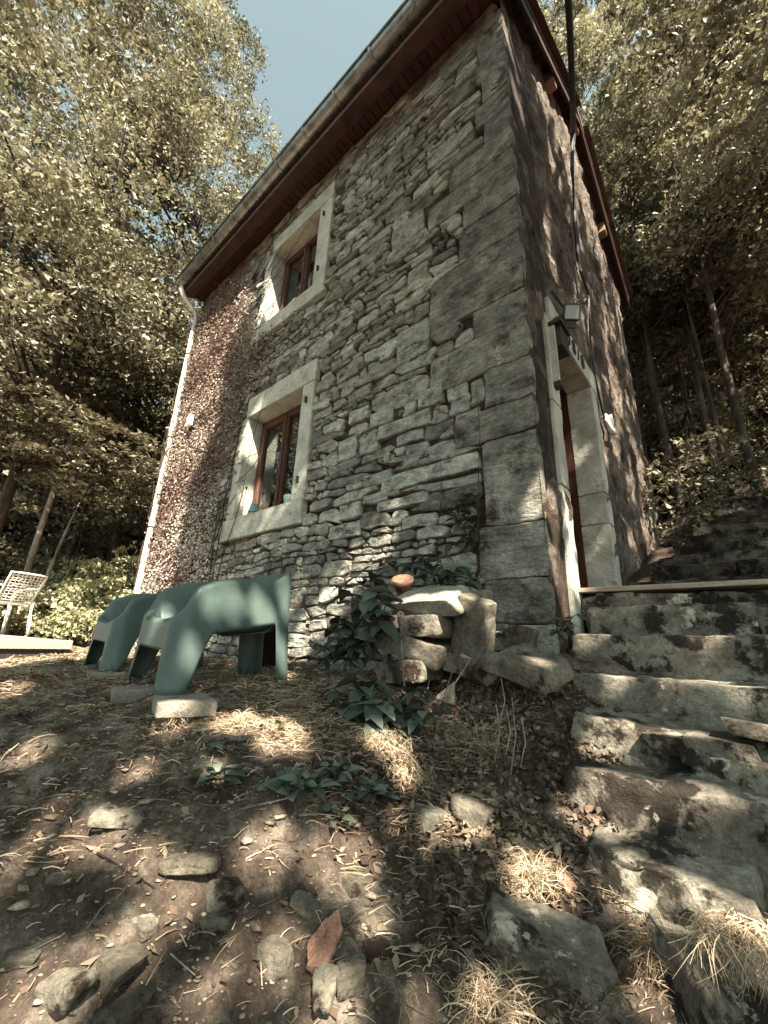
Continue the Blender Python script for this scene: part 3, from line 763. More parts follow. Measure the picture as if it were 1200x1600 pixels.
# verge boards and purlin ends on the gable
def sloped(x0, x1, ya, yb, dz0_, dz1_):
    V = []
    for x in (x0, x1):
        for y in (ya, yb):
            for dz in (dz0_, dz1_): V.append((x, y, zr(y)+dz))
    return V, [(0, 1, 3, 2), (4, 6, 7, 5), (0, 4, 5, 1), (2, 3, 7, 6), (0, 2, 6, 4), (1, 5, 7, 3)]
vb = MB(); vb.add(*sloped(XV-.03, XV, YF-OV-.1, YR, -.16, -.002)); vb.add(*sloped(XV-.03, XV, YR+.001, YB+.18, -.16, -.002))
verge = hp(vb.build('bargeboard', REDWOOD))
for i in range(26):
    y = YF-OV+i*.21
    if y > YB+.1: break
    y2 = y+.2
    if y < YR < y2: continue
    s = MB(); s.add(*sloped(XC+.02, XV-.032, y+.004, y2-.004, -.03, -.006)); s.build('board', REDWOOD, verge)
for y in (3.62, YR, 5.9):
    s = MB(); s.box(XC-.05, XV-.035, y-.075, y+.075, zr(y)-.24, zr(y)-.06); s.build('purlin_end', wood_mat('purlin_wood', [(.16, .08, .05), (.24, .14, .09), (.34, .24, .17)]), verge, bevel=.006)

# --- thin creeper stems on the rubble and the small wall fittings
lb = MB(); P = onY(297, 658, YF-.1)
lamp_w = empty('wall_lamp', tuple(P)); tag(lamp_w, 'small white square lamp on the creeper-covered wall beside the downpipe', 'lamp')
lb.box(-.07, .07, -.03, .02, -.085, .085); lb.build('lamp_housing', WHITEP, lamp_w, bevel=.01)
lb = MB(); lb.box(-.075, .075, .02, .08, -.11, -.085); lb.box(-.04, .04, .02, .1, -.06, .06); lb.build('lamp_bracket', DARKM, lamp_w, bevel=.004)
P = onX(893, 488, XC+.16)
fl = empty('flood_lamp', tuple(P)); tag(fl, 'black flood lamp with a pale glass fixed to the gable above the door', 'lamp')
M3 = Vector((.55, -.70, -.42)).normalized().to_track_quat('X', 'Z').to_matrix().to_4x4() @ Matrix.Scale(.6, 4)
fb = MB(); fb.box(-.035, .02, -.10, .10, -.095, .095, M3); fb.box(.02, .03, -.10, .10, .082, .095, M3); fb.box(.02, .03, -.10, .10, -.095, -.082, M3); fb.box(.02, .03, -.10, -.087, -.082, .082, M3); fb.box(.02, .03, .087, .10, -.082, .082, M3); o = fb.build('lamp_body', DARKM, fl); o['kind'] = 'thing'
fb = MB(); fb.box(.0205, .024, -.086, .086, -.081, .081, M3); fb.build('lamp_glass', FLOODG, fl)
fb = MB(); fb.box(-.03, .015, -.07, .07, -.19, -.105, M3); fb.build('motion_sensor', DARKM, fl, bevel=.006)
fb = MB(); fb.box(-.17, -.03, -.012, .012, -.012, .012); fb.build('lamp_arm', DARKM, fl, bevel=.003)
fb = MB(); fb.box(-.175, -.15, -.05, .05, -.06, .06); fb.build('back_plate', DARKM, fl, bevel=.003)
# overhead cable, then down the gable
cb = MB(); 
def wp(px, py, dx=.03): return onX(px, py, XC+dx)
A0 = onX(895, 205, XV+.03); up_end = ray(885, -60); up_end = up_end/np.linalg.norm(up_end)*3.4
pts = [up_end+(A0-up_end)*t+np.array([0, 0, -.12*math.sin(math.pi*t)]) for t in np.linspace(0, 1, 10)]
cb.tube(pts, np.linspace(.017, .032, 10), 10)
pts = [A0, wp(894, 262, .12), wp(898, 330, .05), wp(903, 400, .04), wp(908, 425, .04)]
cb.tube(pts, [.032, .022, .02, .02, .018], 8)
pts = [wp(x, y, .03) for x, y in ((908, 425), (920, 462), (922, 520), (925, 560), (932, 600), (941, 640), (945, 655))]
cb.tube(pts, .011, 6)
pts = [wp(x, y, .05) for x, y in ((862, 455), (880, 480), (892, 492))]; cb.tube(pts, .008, 6)
pts = [wp(x, y, .03) for x, y in ((920, 462), (905, 468), (896, 480))]; cb.tube(pts, .007, 6)
tag(cb.build('power_cable', CABLEM), 'thick black cable dropping from above past the gable roof and down the wall', 'cable')
ub = MB(); c0 = wp(945, 652, .03); pts = [c0+np.array([.01+.05*math.sin(t), .045-.045*math.cos(t)+.0, -.10*t/ math.pi-.0*t]) for t in np.linspace(0, math.pi, 10)]
ub.tube([c0+np.array([.0, 0, .02])]+[c0+np.array([.02, 0, -.06]), c0+np.array([.03, .03, -.13]), c0+np.array([.04, .09, -.15]), c0+np.array([.04, .13, -.10]), c0+np.array([.03, .12, -.02]), c0+np.array([.03, .07, .05])], .026, 10)
tag(ub.build('cable_elbow', WHITEP, smooth=True), 'white plastic pipe elbow at the foot of the cable, right of the door', 'pipe fitting')

# ------------------------------------------------------------------ foliage tools
def leaf_cloud(P, U, Wv, size, asp=.5, fold=.25):
    """one folded diamond leaf (4 verts, 2 tris) per point. P centres, U leaf axis, Wv leaf side; size (n,)"""
    n = len(P); s = size[:, None]
    nn = np.cross(U, Wv); 
    a = P-U*s*.5; b = P+U*s*.5
    l = P+Wv*s*asp*.5-nn*s*fold*.2+U*s*.06; r = P-Wv*s*asp*.5-nn*s*fold*.2+U*s*.06
    V = np.stack([a, l, b, r], 1).reshape(-1, 3)
    i = np.arange(n)*4
    Fc = np.stack([np.stack([i, i+1, i+2], 1), np.stack([i, i+2, i+3], 1)], 1).reshape(-1, 3)
    return V, Fc
def unit(v): return v/(np.linalg.norm(v, axis=-1, keepdims=True)+1e-9)
def leaf_frames(n, upbias=1.2, R=rng):
    Nn = unit(R.normal(size=(n, 3))+np.array([0, 0, upbias]))
    U = unit(np.cross(Nn, R.normal(size=(n, 3)))); Wv = np.cross(Nn, U)
    return U, Wv
def leaves_obj(name, P, size, mat, parent=None, asp=.5, upbias=1.0, seed=0, tfreq=.6, tjit=.35, kind=None, U=None, Wv=None):
    R = np.random.default_rng(seed)
    if U is None: U, Wv = leaf_frames(len(P), upbias, R)
    V, Fc = leaf_cloud(P, U, Wv, size, asp)
    t = np.clip(.48+fbm(P, tfreq, seed+5, 3)*.9+R.normal(size=len(P))*tjit*.7, 0, 1)
    o = mesh_np(name, V, Fc, mat, parent, tint=np.repeat(t, 4))
    if kind: o['kind'] = kind
    return o
def crown_points(c, r, nclump, per, R, spread=.38, flat=.35, shell=.55, gate=.0, gfreq=None, seed=0, droop=.3):
    """sprays of leaves scattered through an uneven ellipsoid"""
    c = np.array(c, float); r = np.array(r, float)
    d = unit(R.normal(size=(nclump*3, 3))); rad = (shell+(1-shell)*R.random(len(d))**.6)
    rad *= 1+.22*vnoise(d*1.7+seed, 1.3, seed)+.12*vnoise(d*4+seed, 1.3, seed+1)
    Pc = c+d*rad[:, None]*r
    gf = gfreq or 2.4/max(r)
    g = fbm(Pc, gf, seed+9, 2); g = g-np.median(g)*.6
    Pc = Pc[g > gate][:nclump]; d = d[g > gate][:nclump]
    n = len(Pc)
    out = unit(d*np.array([1, 1, 0])+R.normal(size=(n, 3))*.35*np.array([1, 1, .2]))
    side = np.cross(out, [0, 0, 1.]); side = unit(side)
    a = R.random((n, per))**.8*1.4-.4; b = R.normal(size=(n, per))*.45; cc = R.normal(size=(n, per))*flat
    sp = spread*(.6+.8*R.random((n, 1)))
    P = Pc[:, None]+out[:, None]*(a*sp)[..., None]+side[:, None]*(b*sp*(1.1-a*.5))[..., None]
    P[..., 2] += cc*sp*.5-droop*sp*a*a
    return P.reshape(-1, 3), Pc
def tree(name, label, base, h, crowns, nleaf, lsize, seed, mat=LEAF, bark=BARK, trunk_r=.16, group=None, lean=(0, 0), gate=.0, per=60, spread=.42, asp=.5, keepfn=None, cat='tree', nlimb=26, tfreq=.6, shell=.55, flat=.35, upbias=1.0, gfreq=None):
    R = np.random.default_rng(seed); base = np.array(base, float)
    root = empty(name, tuple(base)); tag(root, label, cat, group)
    Ps = []; centers = []
    tot = sum(np.prod(c[1])**.66 for c in crowns)
    for (c, r) in crowns:
        k = int(nleaf*np.prod(r)**.66/tot/per)
        P, Pc = crown_points(np.array(c), r, k, per, R, spread=spread, seed=seed, gate=gate, shell=shell, flat=flat, gfreq=gfreq)
        Ps.append(P); centers.append(Pc)
    P = np.concatenate(Ps); Pc = np.concatenate(centers)
    if keepfn is not None: P = P[keepfn(P)]
    sz = lsize*(.5+.95*R.random(len(P)))
    leaves_obj('crown', P-base, sz, mat, root, asp=asp, seed=seed, tfreq=tfreq, upbias=upbias)
    mb = MB(); top = np.array([lean[0], lean[1], h]); k = 12
    pts = []
    for i in range(k):
        t = i/(k-1); pts.append(top*t+np.array([.12*math.sin(t*5+seed), .12*math.cos(t*4+seed*2), 0])*t*h*.12)
    mb.tube(pts, [trunk_r*(1.25 if i == 0 else 1)*(1-.82*(i/(k-1))) for i in range(k)], 9)
    for j in range(nlimb):
        q = Pc[R.integers(len(Pc))]-base
        if keepfn is not None and not keepfn((q+base)[None])[0]: continue
        t = min(max((q[2]-1.2-.35*math.hypot(q[0], q[1]))/h, .12), .92); i = t*(k-1); p0 = np.array(pts[int(i)])*(1-i % 1)+np.array(pts[min(int(i)+1, k-1)])*(i % 1)
        r0 = trunk_r*.45*(1-.7*t); mid = (p0+q)/2+np.array([0, 0, .12*np.linalg.norm(q-p0)])
        mb.tube([p0, mid, q], [r0, r0*.6, r0*.2], 5)
    mb.build('trunk', bark, root, smooth=True)
    return root
def at_dist(px, d, py=985):
    r = ray(px, py); r = r/np.hypot(r[0], r[1])*d; return r[0], r[1]

# ------------------------------------------------------------------ creeper on the left end of the front wall
R = np.random.default_rng(5)
n = 105000
x = R.uniform(XL-.12, -2.6, n); z_ = R.uniform(-.25, 5.75, n)
P3 = np.stack([x, z_, np.zeros(n)], 1)
# density: right boundary read from the wall: dense left of about -4.45, thinning to -3.8 at mid height
bnd = np.interp(z_, [-.3, .6, 1.0, 2.0, 2.9, 3.6, 4.2, 5.0, 5.8], [-4.7, -4.5, -4.55, -4.35, -4.2, -3.9, -4.35, -4.75, -5.4])
dens = np.clip((bnd-x+.35*fbm(P3, 1.6, 66, 3))/.35, 0, 1)*np.interp(z_, [4.6, 5.0, 5.5, 5.8], [1, .8, .12, .0])
strip = ((z_ > 2.9) & (z_ < 3.75) & (x > -4.3) & (x < -2.9))
dens = np.maximum(dens, np.where(strip, np.clip(.36+.7*fbm(P3, 2.2, 67, 3)-(x+4.3)*.18, 0, .5), 0))
keep = R.random(n) < dens*.62
for q in WIN: keep &= ~((x > q['lx0']-.05) & (x < q['lx1']) & (z_ > q['sz']+.05) & (z_ < q['lz']-.03))
x, z_ = x[keep], z_[keep]; n = len(x)
bul = (.05+.07*np.clip(fbm(np.stack([x, z_, z_*0], 1), 2.2, 68, 3)+.3, 0, 1))
y = YF-.01-R.random(n)**.7*bul
Nn = unit(np.stack([R.normal(size=n)*.5, -np.ones(n)+R.normal(size=n)*.35, R.normal(size=n)*.5+.65], 1)); U = unit(np.stack([R.normal(size=n)*.6, np.zeros(n), -np.ones(n)], 1)); U = unit(U-Nn*(U*Nn).sum(1, keepdims=True)); Wv = np.cross(Nn, U)
creeper = tag(empty('climbing_creeper', (-5.4, YF, -.2)), 'small-leaved reddish creeper covering the left end of the stone house front', 'climbing plant')
leaves_obj('foliage', np.stack([x+5.4, y-YF, z_+.2], 1), .018+.024*R.random(n), LEAFIVY, creeper, asp=.85, U=U, Wv=Wv, seed=61, tfreq=1.4, tjit=.42, kind='stuff')
sm = MB()
def wander(x, z, dx, dz, steps, r0, r1, y=-.02, wob=.05):
    pts = []
    for i in range(steps):
        pts.append((x, YF+y+random.uniform(-.006, .004), z)); x += dx+random.gauss(0, wob); z += dz+random.gauss(0, wob*.5)
    sm.tube(pts, np.linspace(r0, r1, steps), 4)
for i in range(26): wander(random.uniform(XL, -4.4), -.2, random.uniform(-.03, .05), .3, random.randint(6, 15), .009, .002, y=-.045)
for i in range(34):
    wander(random.uniform(-5.6, -4.3), random.uniform(4.2, 5.1), random.uniform(.0, .12), random.uniform(.03, .09), random.randint(8, 13), .005, .0015, y=-.006, wob=.04)
for i in range(22):
    wander(random.uniform(-4.6, -4.3), random.uniform(1.0, 4.4), random.uniform(.04, .1), random.uniform(-.02, .07), random.randint(6, 11), .005, .0015, y=-.015, wob=.04)
for i in range(14): wander(PXD+random.uniform(-.05, .05), random.uniform(.5, 4), random.uniform(-.02, .01), .12, 6, .006, .003, y=-.13, wob=.04)
s_ = sm.build('stems', BARK); s_.parent = creeper; s_.matrix_parent_inverse = Matrix.Translation((5.4, -YF, .2))
# slender vine climbing the quoin right of centre
vm = MB()
pp = [onY(x, y, YF-.03) for x, y in ((748, 960), (744, 935), (741, 912), (748, 890), (749, 850), (747, 800), (748, 760), (748, 720), (750, 680), (748, 650), (744, 600))]
vm.tube(pp, [.016, .014, .012, .010, .006, .004, .003, .003, .002, .002, .0015], 6)
vm.tube([onY(x, y, YF-.035) for x, y in ((741, 912), (736, 930), (741, 950), (748, 975))], [.009, .008, .007, .005], 6)
vm.tube([onY(x, y, YF-.03) for x, y in ((688, 800), (690, 770), (689, 740), (688, 715))], [.004, .003, .002, .0015], 5)
vine = tag(empty('wall_vine', tuple(onY(748, 960, YF-.03))), 'slender leafy vine climbing the big quoins right of the pale long stone', 'climbing plant')
vmo = vm.build('stem', BARK); vmo.parent = vine; vmo.matrix_parent_inverse = Matrix.Translation(-Vector(onY(748, 960, YF-.03)))

# ------------------------------------------------------------------ broad leaves as single parts
def make_leaf_mesh(name, L_=.1, Wd=.055, fold=.25, curl=.2, tooth=0, tint=.5, mat=LEAFBIG):
    nu = 9; V = []; 
    for i in range(nu):
        t = i/(nu-1); wv = Wd*.5*(math.sin(math.pi*t**.8)**.85)*(1-.25*t)*(1+(.12 if i % 2 and tooth else 0)); zc = -curl*L_*t*t
        V += [(L_*t, -wv, zc+fold*wv*.8), (L_*t, 0, zc), (L_*t, wv, zc+fold*wv*.8)]
    F_ = []
    for i in range(nu-1):
        for j in range(2): a = i*3+j; F_.append((a, a+3, a+4, a+1))
    me = bpy.data.meshes.new(name); me.from_pydata(V, [], F_); me.update(); me.polygons.foreach_set('use_smooth', [True]*len(F_))
    a = me.attributes.new('tint', 'FLOAT', 'POINT'); a.data.foreach_set('value', [tint]*len(V)); me.materials.append(mat); return me
LM = [make_leaf_mesh('broad_leaf', 1, .52, .35, .25, 1, t) for t in (.1, .35, .6, .9)]+[make_leaf_mesh('broad_leaf', 1, .62, .2, .45, 1, t) for t in (.3, .7)]
def put_leaf(parent, base, p, dirv, size, up=(0, 0, 1), me=None, name='leaf'):
    d = Vector(dirv).normalized(); u = Vector(up)+Vector((random.gauss(0, .35), random.gauss(0, .35), 0)); s = u.cross(d).normalized(); u = d.cross(s)
    o = bpy.data.objects.new(name, me or random.choice(LM)); C.objects.link(o); o.parent = parent
    Mx = Matrix(((d.x, s.x, u.x, 0), (d.y, s.y, u.y, 0), (d.z, s.z, u.z, 0), (0, 0, 0, 1)))
    o.matrix_local = Matrix.Translation(Vector(p)-Vector(base)) @ Mx @ Matrix.Diagonal((size, size, size, 1))
    return o
def leafy_plant(name, label, base, stems, leafsize, group=None, nper=7, mat=BARK, cat='plant', whorl=True):
    """stems: list of tip points; leaves in opposite pairs and a terminal whorl"""
    base = np.array(base, float); root = tag(empty(name, tuple(base)), label, cat, group)
    sm = MB()
    for tip in stems:
        tip = np.array(tip, float); L_ = np.linalg.norm(tip-base); mid = (base+tip)/2+np.array([random.gauss(0, .1)*L_, random.gauss(0, .1)*L_, .12*L_])
        pts = [((1-t)**2)*base+2*t*(1-t)*mid+t*t*tip for t in np.linspace(0, 1, 7)]
        sm.tube([p-base for p in pts], np.linspace(.005, .002, 7), 5)
        for k in range(nper):
            t = .35+.65*(k/(nper-1)) if nper > 1 else 1; i = min(int(t*6), 5); fr = t*6-i; p = pts[i]*(1-fr)+pts[i+1]*fr
            an = random.uniform(0, 6.28) if k < nper-5 else k*2*math.pi/5+random.uniform(-.3, .3)
            dv = np.array([math.cos(an), math.sin(an), random.uniform(-.55, .25)]); 
            put_leaf(root, base, p, dv, leafsize*random.uniform(.7, 1.2))
    sm.build('stem', mat, root)
    return root

# ------------------------------------------------------------------ rocks
def ico(sub):
    bm = bmesh.new(); bmesh.ops.create_icosphere(bm, subdivisions=sub, radius=1)
    V = np.array([v.co[:] for v in bm.verts]); Fc = np.array([[v.index for v in f.verts] for f in bm.faces]); bm.free(); return V, Fc
ICO = {s: ico(s) for s in (1, 2, 3, 4, 5)}
def rock_geo(dims, seed, boxy=7, sub=3, rough=.11, cuts=16, strat=.7):
    V, Fc = ICO[sub]; d = np.array(dims, float)*.5; R = np.random.default_rng(seed)
    q = V/((np.abs(V)**boxy).sum(1, keepdims=True)**(1/boxy))
    P = q*d
    mn = d.min()
    for k in range(cuts):     # chipped planes
        nrm = unit(R.normal(size=3)); off = (np.abs(nrm)*d).sum()*R.uniform(.66, .9) if k < 3 else R.uniform(.64, .86); s = P @ nrm - off
        P = P-np.outer(np.maximum(s, 0), nrm)
    Q = P+seed*3.1
    a = mn*rough
    P = P+V*(fbm(Q, .6/mn, seed, 3)*a*.7+fbm(Q, 2.4/mn, seed+3, 5, .62)*a*1.2)[:, None]
    lay = vnoise(Q*np.array([.25, .25, 1.0]), 5.0/mn, seed+7); P = P+V*np.array([1, 1, 0])*(lay*a*strat)[:, None]
    return P, Fc
def block_geo(dims, seed, res=.022, chip=.03, rough=.012, skew=.1):
    """rough-hewn block: box grid, uneven chipped arrises, layered faces"""
    R = np.random.default_rng(seed); d = np.array(dims, float)*.5; nn = [max(3, min(46, int(2*x/res))) for x in d]
    Vs, Fs, off = [], [], 0
    for ax in range(3):
        u, v = [a for a in range(3) if a != ax]
        for sg in (-1, 1):
            gu, gv = np.meshgrid(np.linspace(-d[u], d[u], nn[u]+1), np.linspace(-d[v], d[v], nn[v]+1), indexing='ij')
            P = np.zeros((gu.size, 3)); P[:, u] = gu.ravel(); P[:, v] = gv.ravel(); P[:, ax] = sg*d[ax]
            f = grid_faces(nn[u]+1, nn[v]+1); 
            if (sg > 0) == (ax == 1): f = f[:, ::-1]
            Vs.append(P); Fs.append(f+off); off += len(P)
    P = np.concatenate(Vs); Fc = np.concatenate(Fs); Q = P+seed*2.7
    r = np.clip(chip*(.55+.9*vnoise(Q, 5, seed)+.5*vnoise(Q, 16, seed+1)), .004, min(d)*.8)[:, None]
    q = np.clip(P, -(d-r), d-r); v = P-q; L_ = np.linalg.norm(v, axis=1, keepdims=True); nrm = v/(L_+1e-9)
    P2 = q+nrm*r
    lay = fbm(Q*np.array([.35, .35, 1]), 13, seed+4, 3); n1 = fbm(Q, 4, seed+5, 3); n2 = fbm(Q, 17, seed+6, 4, .6)
    P2 = P2+nrm*((lay*1.0+n1*1.3+n2*.9)*rough)[:, None]
    sk = R.normal(size=(3, 3))*skew; np.fill_diagonal(sk, 0); sk[2, 0] *= .3; sk[2, 1] *= .4
    P2 = P2+(P2 @ sk.T)*.5+np.outer(P2[:, 0]*P2[:, 2]/max(d[0], 1e-3), [R.normal()*skew, 0, 0])
    return P2, Fc
def rock(name, loc, dims, seed, rot=(0, 0, 0), mat=ROCK, parent=None, label=None, cat='stone', group=None, block=None, **kw):
    P, Fc = block_geo(dims, seed, **block) if block is not None else rock_geo(dims, seed, **kw)
    o = mesh_np(name, P, Fc, mat, smooth=True)
    o.location = loc; o.rotation_euler = rot
    if parent is not None:
        o.parent = parent; o.matrix_parent_inverse = Matrix.Translation(-Vector(parent.location))
    if label: tag(o, label, cat, group)
    return o

# ------------------------------------------------------------------ the stone steps up to the door
steps = tag(empty('stone_steps', (0, 1.5, -.6)), 'weathered lichen-patched stone steps climbing beside the gable to the door', 'steps')
def step(pxl, pyt, pyb, Y, X1, depth, seed, tilt=0, X0=None, **kw):
    """face of the tread stone stands on the plane Y; top and bottom rows read at px 1000"""
    zt = onY(1000, pyt, Y)[2]; zb = onY(1000, pyb, Y)[2]; xl = onY(pxl, (pyt+pyb)/2, Y)[0] if X0 is None else X0
    h = zt-zb+.05
    return rock('step', ((xl+X1)/2, Y+depth/2, zt-h/2), (X1-xl, depth, h), seed, rot=(0, tilt, 0), mat=STEPST, parent=steps, block=dict(res=.016, chip=kw.pop('chip', .03), rough=kw.pop('bump_', .013), skew=.05), boxy=kw.pop('boxy', 14), sub=kw.pop('sub', 5), rough=kw.pop('rough', .10), cuts=kw.pop('cuts', 2), **kw)
step(918, 945, 987, 2.62, .02, .34, 101)                              # rough blocks under the door board
step(0, 948, 987, 2.64, .75, .34, 102, X0=.03)
step(0, 946, 987, 2.63, 1.6, .34, 103, X0=.77)
step(897, 992, 1052, 2.36, .62, .36, 104)
step(0, 990, 1052, 2.38, 1.6, .36, 105, X0=.64)
step(895, 1057, 1138, 2.08, 1.15, .42, 106)
step(0, 1059, 1138, 2.08, 1.9, .42, 116, X0=1.17)
step(888, 1130, 1225, 1.83, -.22, .40, 107, cuts=5, tilt=.10, chip=.05)
step(0, 1150, 1225, 1.86, .20, .36, 108, X0=-.21)
step(0, 1140, 1225, 1.88, .9, .36, 109, X0=.21)
step(878, 1222, 1356, 1.60, .78, .44, 110, tilt=.015, boxy=7, chip=.06, bump_=.018)
step(900, 1350, 1478, 1.36, -.10, .40, 111, boxy=8, cuts=5, tilt=.07, chip=.09, bump_=.024)
# small wedged stones in the risers
for k, (px, py, Y, w_, h_) in enumerate([(1130, 1180, 1.80, .2, .08), (1160, 1215, 1.78, .22, .09), (1050, 1170, 1.8, .13, .06), (1185, 1150, 1.82, .15, .05), (960, 933, 2.7, .2, .05), (1040, 935, 2.72, .25, .06), (1130, 930, 2.74, .22, .06), (1090, 938, 2.7, .14, .05)]):
    p = onY(px, py, Y); rock('stone', tuple(p+np.array([0, .1, 0])), (w_, .22, h_), 130+k, mat=STEPST, parent=steps, block=dict(res=.015, chip=.018, rough=.008, skew=.3))
# board lying along the door sill
bd = MB(); bd.box(-.82, 1.5, 2.66, 2.90, .325, .352)
tag(bd.build('door_sill_board', DECKW, bevel=.004), 'long weathered board laid across the top of the steps at the door', 'board')
thr = MB(); thr.box(XD, XC+.02, DOOR['y0']-.02, DOOR['y1']+.02, .27, DOOR['z0']-.002)
t_ = thr.build('threshold', PAVER); t_.parent = door; t_.matrix_parent_inverse = Matrix.Translation((-XC, -YF, 0)) @ Matrix.Identity(4); t_.matrix_parent_inverse = Matrix.Identity(4)
# terrace fill behind the top step
land = rock('landing_stone', (-.1, 3.1, .16), (1.25, .75, .3), 150, mat=STEPST, parent=steps, block=dict(res=.04, chip=.03))
land = rock('landing_stone', (1.2, 3.15, .16), (1.25, .75, .3), 151, mat=STEPST, parent=steps, block=dict(res=.04, chip=.03))
# old steps going on up the bank behind the house
bank = tag(empty('bank_steps', (.4, 4, .5)), 'stone steps coloured dark for the shade, climbing the wooded bank beyond the door', 'steps')
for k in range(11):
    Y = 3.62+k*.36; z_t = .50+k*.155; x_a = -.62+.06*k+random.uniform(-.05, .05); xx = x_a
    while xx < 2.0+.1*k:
        L_ = random.uniform(.55, 1.15); rock('step', (xx+L_/2, Y+.22, z_t-.09), (L_-.015, .5, .2), 200+k*9+int(xx*7)+50, rot=(0, random.uniform(-.02, .02), random.uniform(-.03, .03)), mat=SHADEROCK, parent=bank, block=dict(res=.06, chip=.035, rough=.02, skew=.06))
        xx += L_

# ------------------------------------------------------------------ dry-laid ledge of stones against the wall
pile = tag(empty('stone_ledge', (-1.15, 1.95, -.1)), 'low dry-laid ledge of rough stones with a pale slab on top, against the house wall', 'stone ledge')
LEDGE = rough_mat('ledge_stone', [(.07, .055, .042), (.17, .155, .125), (.31, .29, .24)], scale=6, bump=1, bscale=22, bdist=.03, objrand=True, patches=[((.03, .02, .015), 4, .57, .06)], tintcols=((.65, .62, .58), (1.35, 1.32, 1.25)))
def pix_rock(px, py, wpx, hpx, Y, seed, rot=(0, 0, 0), depth=None, name='stone', parent=pile, mat=LEDGE, **kw):
    p = onY(px, py, Y); dd = float(p @ fwd); w_ = wpx*dd/F_PX*1.12; h_ = hpx*dd/F_PX
    return rock(name, tuple(p), (w_, depth or w_*.7, h_), seed, rot=rot, mat=mat, parent=parent, block=dict(res=.012, chip=.02, rough=.008, skew=.28))
PALE = rough_mat('pale_slab', [(.13, .115, .09), (.27, .25, .20), (.40, .38, .31)], scale=6, bump=.7, bscale=24, bdist=.02, patches=[((.07, .05, .04), 5, .6, .05)])
s_ = pix_rock(672, 938, 118, 24, 1.86, 301, rot=(.42, -.03, 0), depth=.30, boxy=9, sub=4, cuts=2, mat=PALE)
pix_rock(655, 960, 105, 18, 1.88, 302, rot=(.05, -.05, 0), depth=.28, boxy=9, sub=4)
pix_rock(614, 976, 36, 26, 1.80, 303, depth=.22, boxy=6, sub=3)
pix_rock(672, 979, 66, 32, 1.82, 304, depth=.24, boxy=6, sub=4)
pix_rock(652, 1010, 108, 36, 1.84, 305, rot=(0, .2, 0), depth=.26, boxy=8, sub=4, cuts=5)
pix_rock(740, 988, 62, 112, 1.84, 306, rot=(.15, .38, 0), depth=.13, boxy=9, sub=4, cuts=10)
pix_rock(690, 950, 120, 50, 2.10, 307, depth=.3, boxy=8, sub=3)
pix_rock(640, 1048, 80, 34, 1.80, 308, rot=(0, -.1, .1), depth=.2, mat=ROCK)
pix_rock(826, 1040, 84, 30, 1.83, 309, rot=(.25, .22, .1), depth=.30, boxy=9, sub=4, cuts=14)
pix_rock(768, 1045, 36, 40, 1.78, 310, rot=(.1, .6, 0), depth=.10, boxy=8, sub=3)
pix_rock(790, 1000, 70, 34, 2.04, 311, depth=.2, mat=ROCK)
pix_rock(725, 1040, 40, 26, 1.78, 314, rot=(.1, .3, 0), depth=.14)
pix_rock(702, 1082, 18, 36, 1.66, 312, rot=(0, .3, .3), depth=.05, boxy=9, sub=3)

# ------------------------------------------------------------------ boulders and loose stones lying on the ground
def on_ground(px, py, wpx, hpx, seed, label, rot=(0, 0, 0), mat=ROCK, sink=.35, name='boulder', depth=None, group=None, **kw):
    g = hit(px, py); dd = float(g @ fwd); w_ = wpx*dd/F_PX; h_ = hpx*dd/F_PX*.75
    rot = (rot[0], rot[1], rot[2]+YAW)
    return rock(name, (g[0], g[1], g[2]+h_*(.5-sink)), (w_, depth or w_*.7, h_), seed, rot=rot, mat=mat, label=label, group=group, **kw)
on_ground(842, 1490, 165, 95, 401, 'flat dark boulder lying in front of the lowest step, below the straw tuft', rot=(.12, .20, -.12), depth=.13, block=dict(res=.009, chip=.045, rough=.012, skew=.3), mat=STEPST)
on_ground(1160, 1570, 210, 130, 402, 'large pale-topped boulder in the bottom right corner', rot=(.15, .12, -.1), depth=.22, block=dict(res=.01, chip=.06, rough=.016, skew=.25), mat=STEPST)
on_ground(950, 1510, 70, 55, 403, 'small grey stone half buried in grass between the two boulders', boxy=6, sub=3, name='fallen_stone')
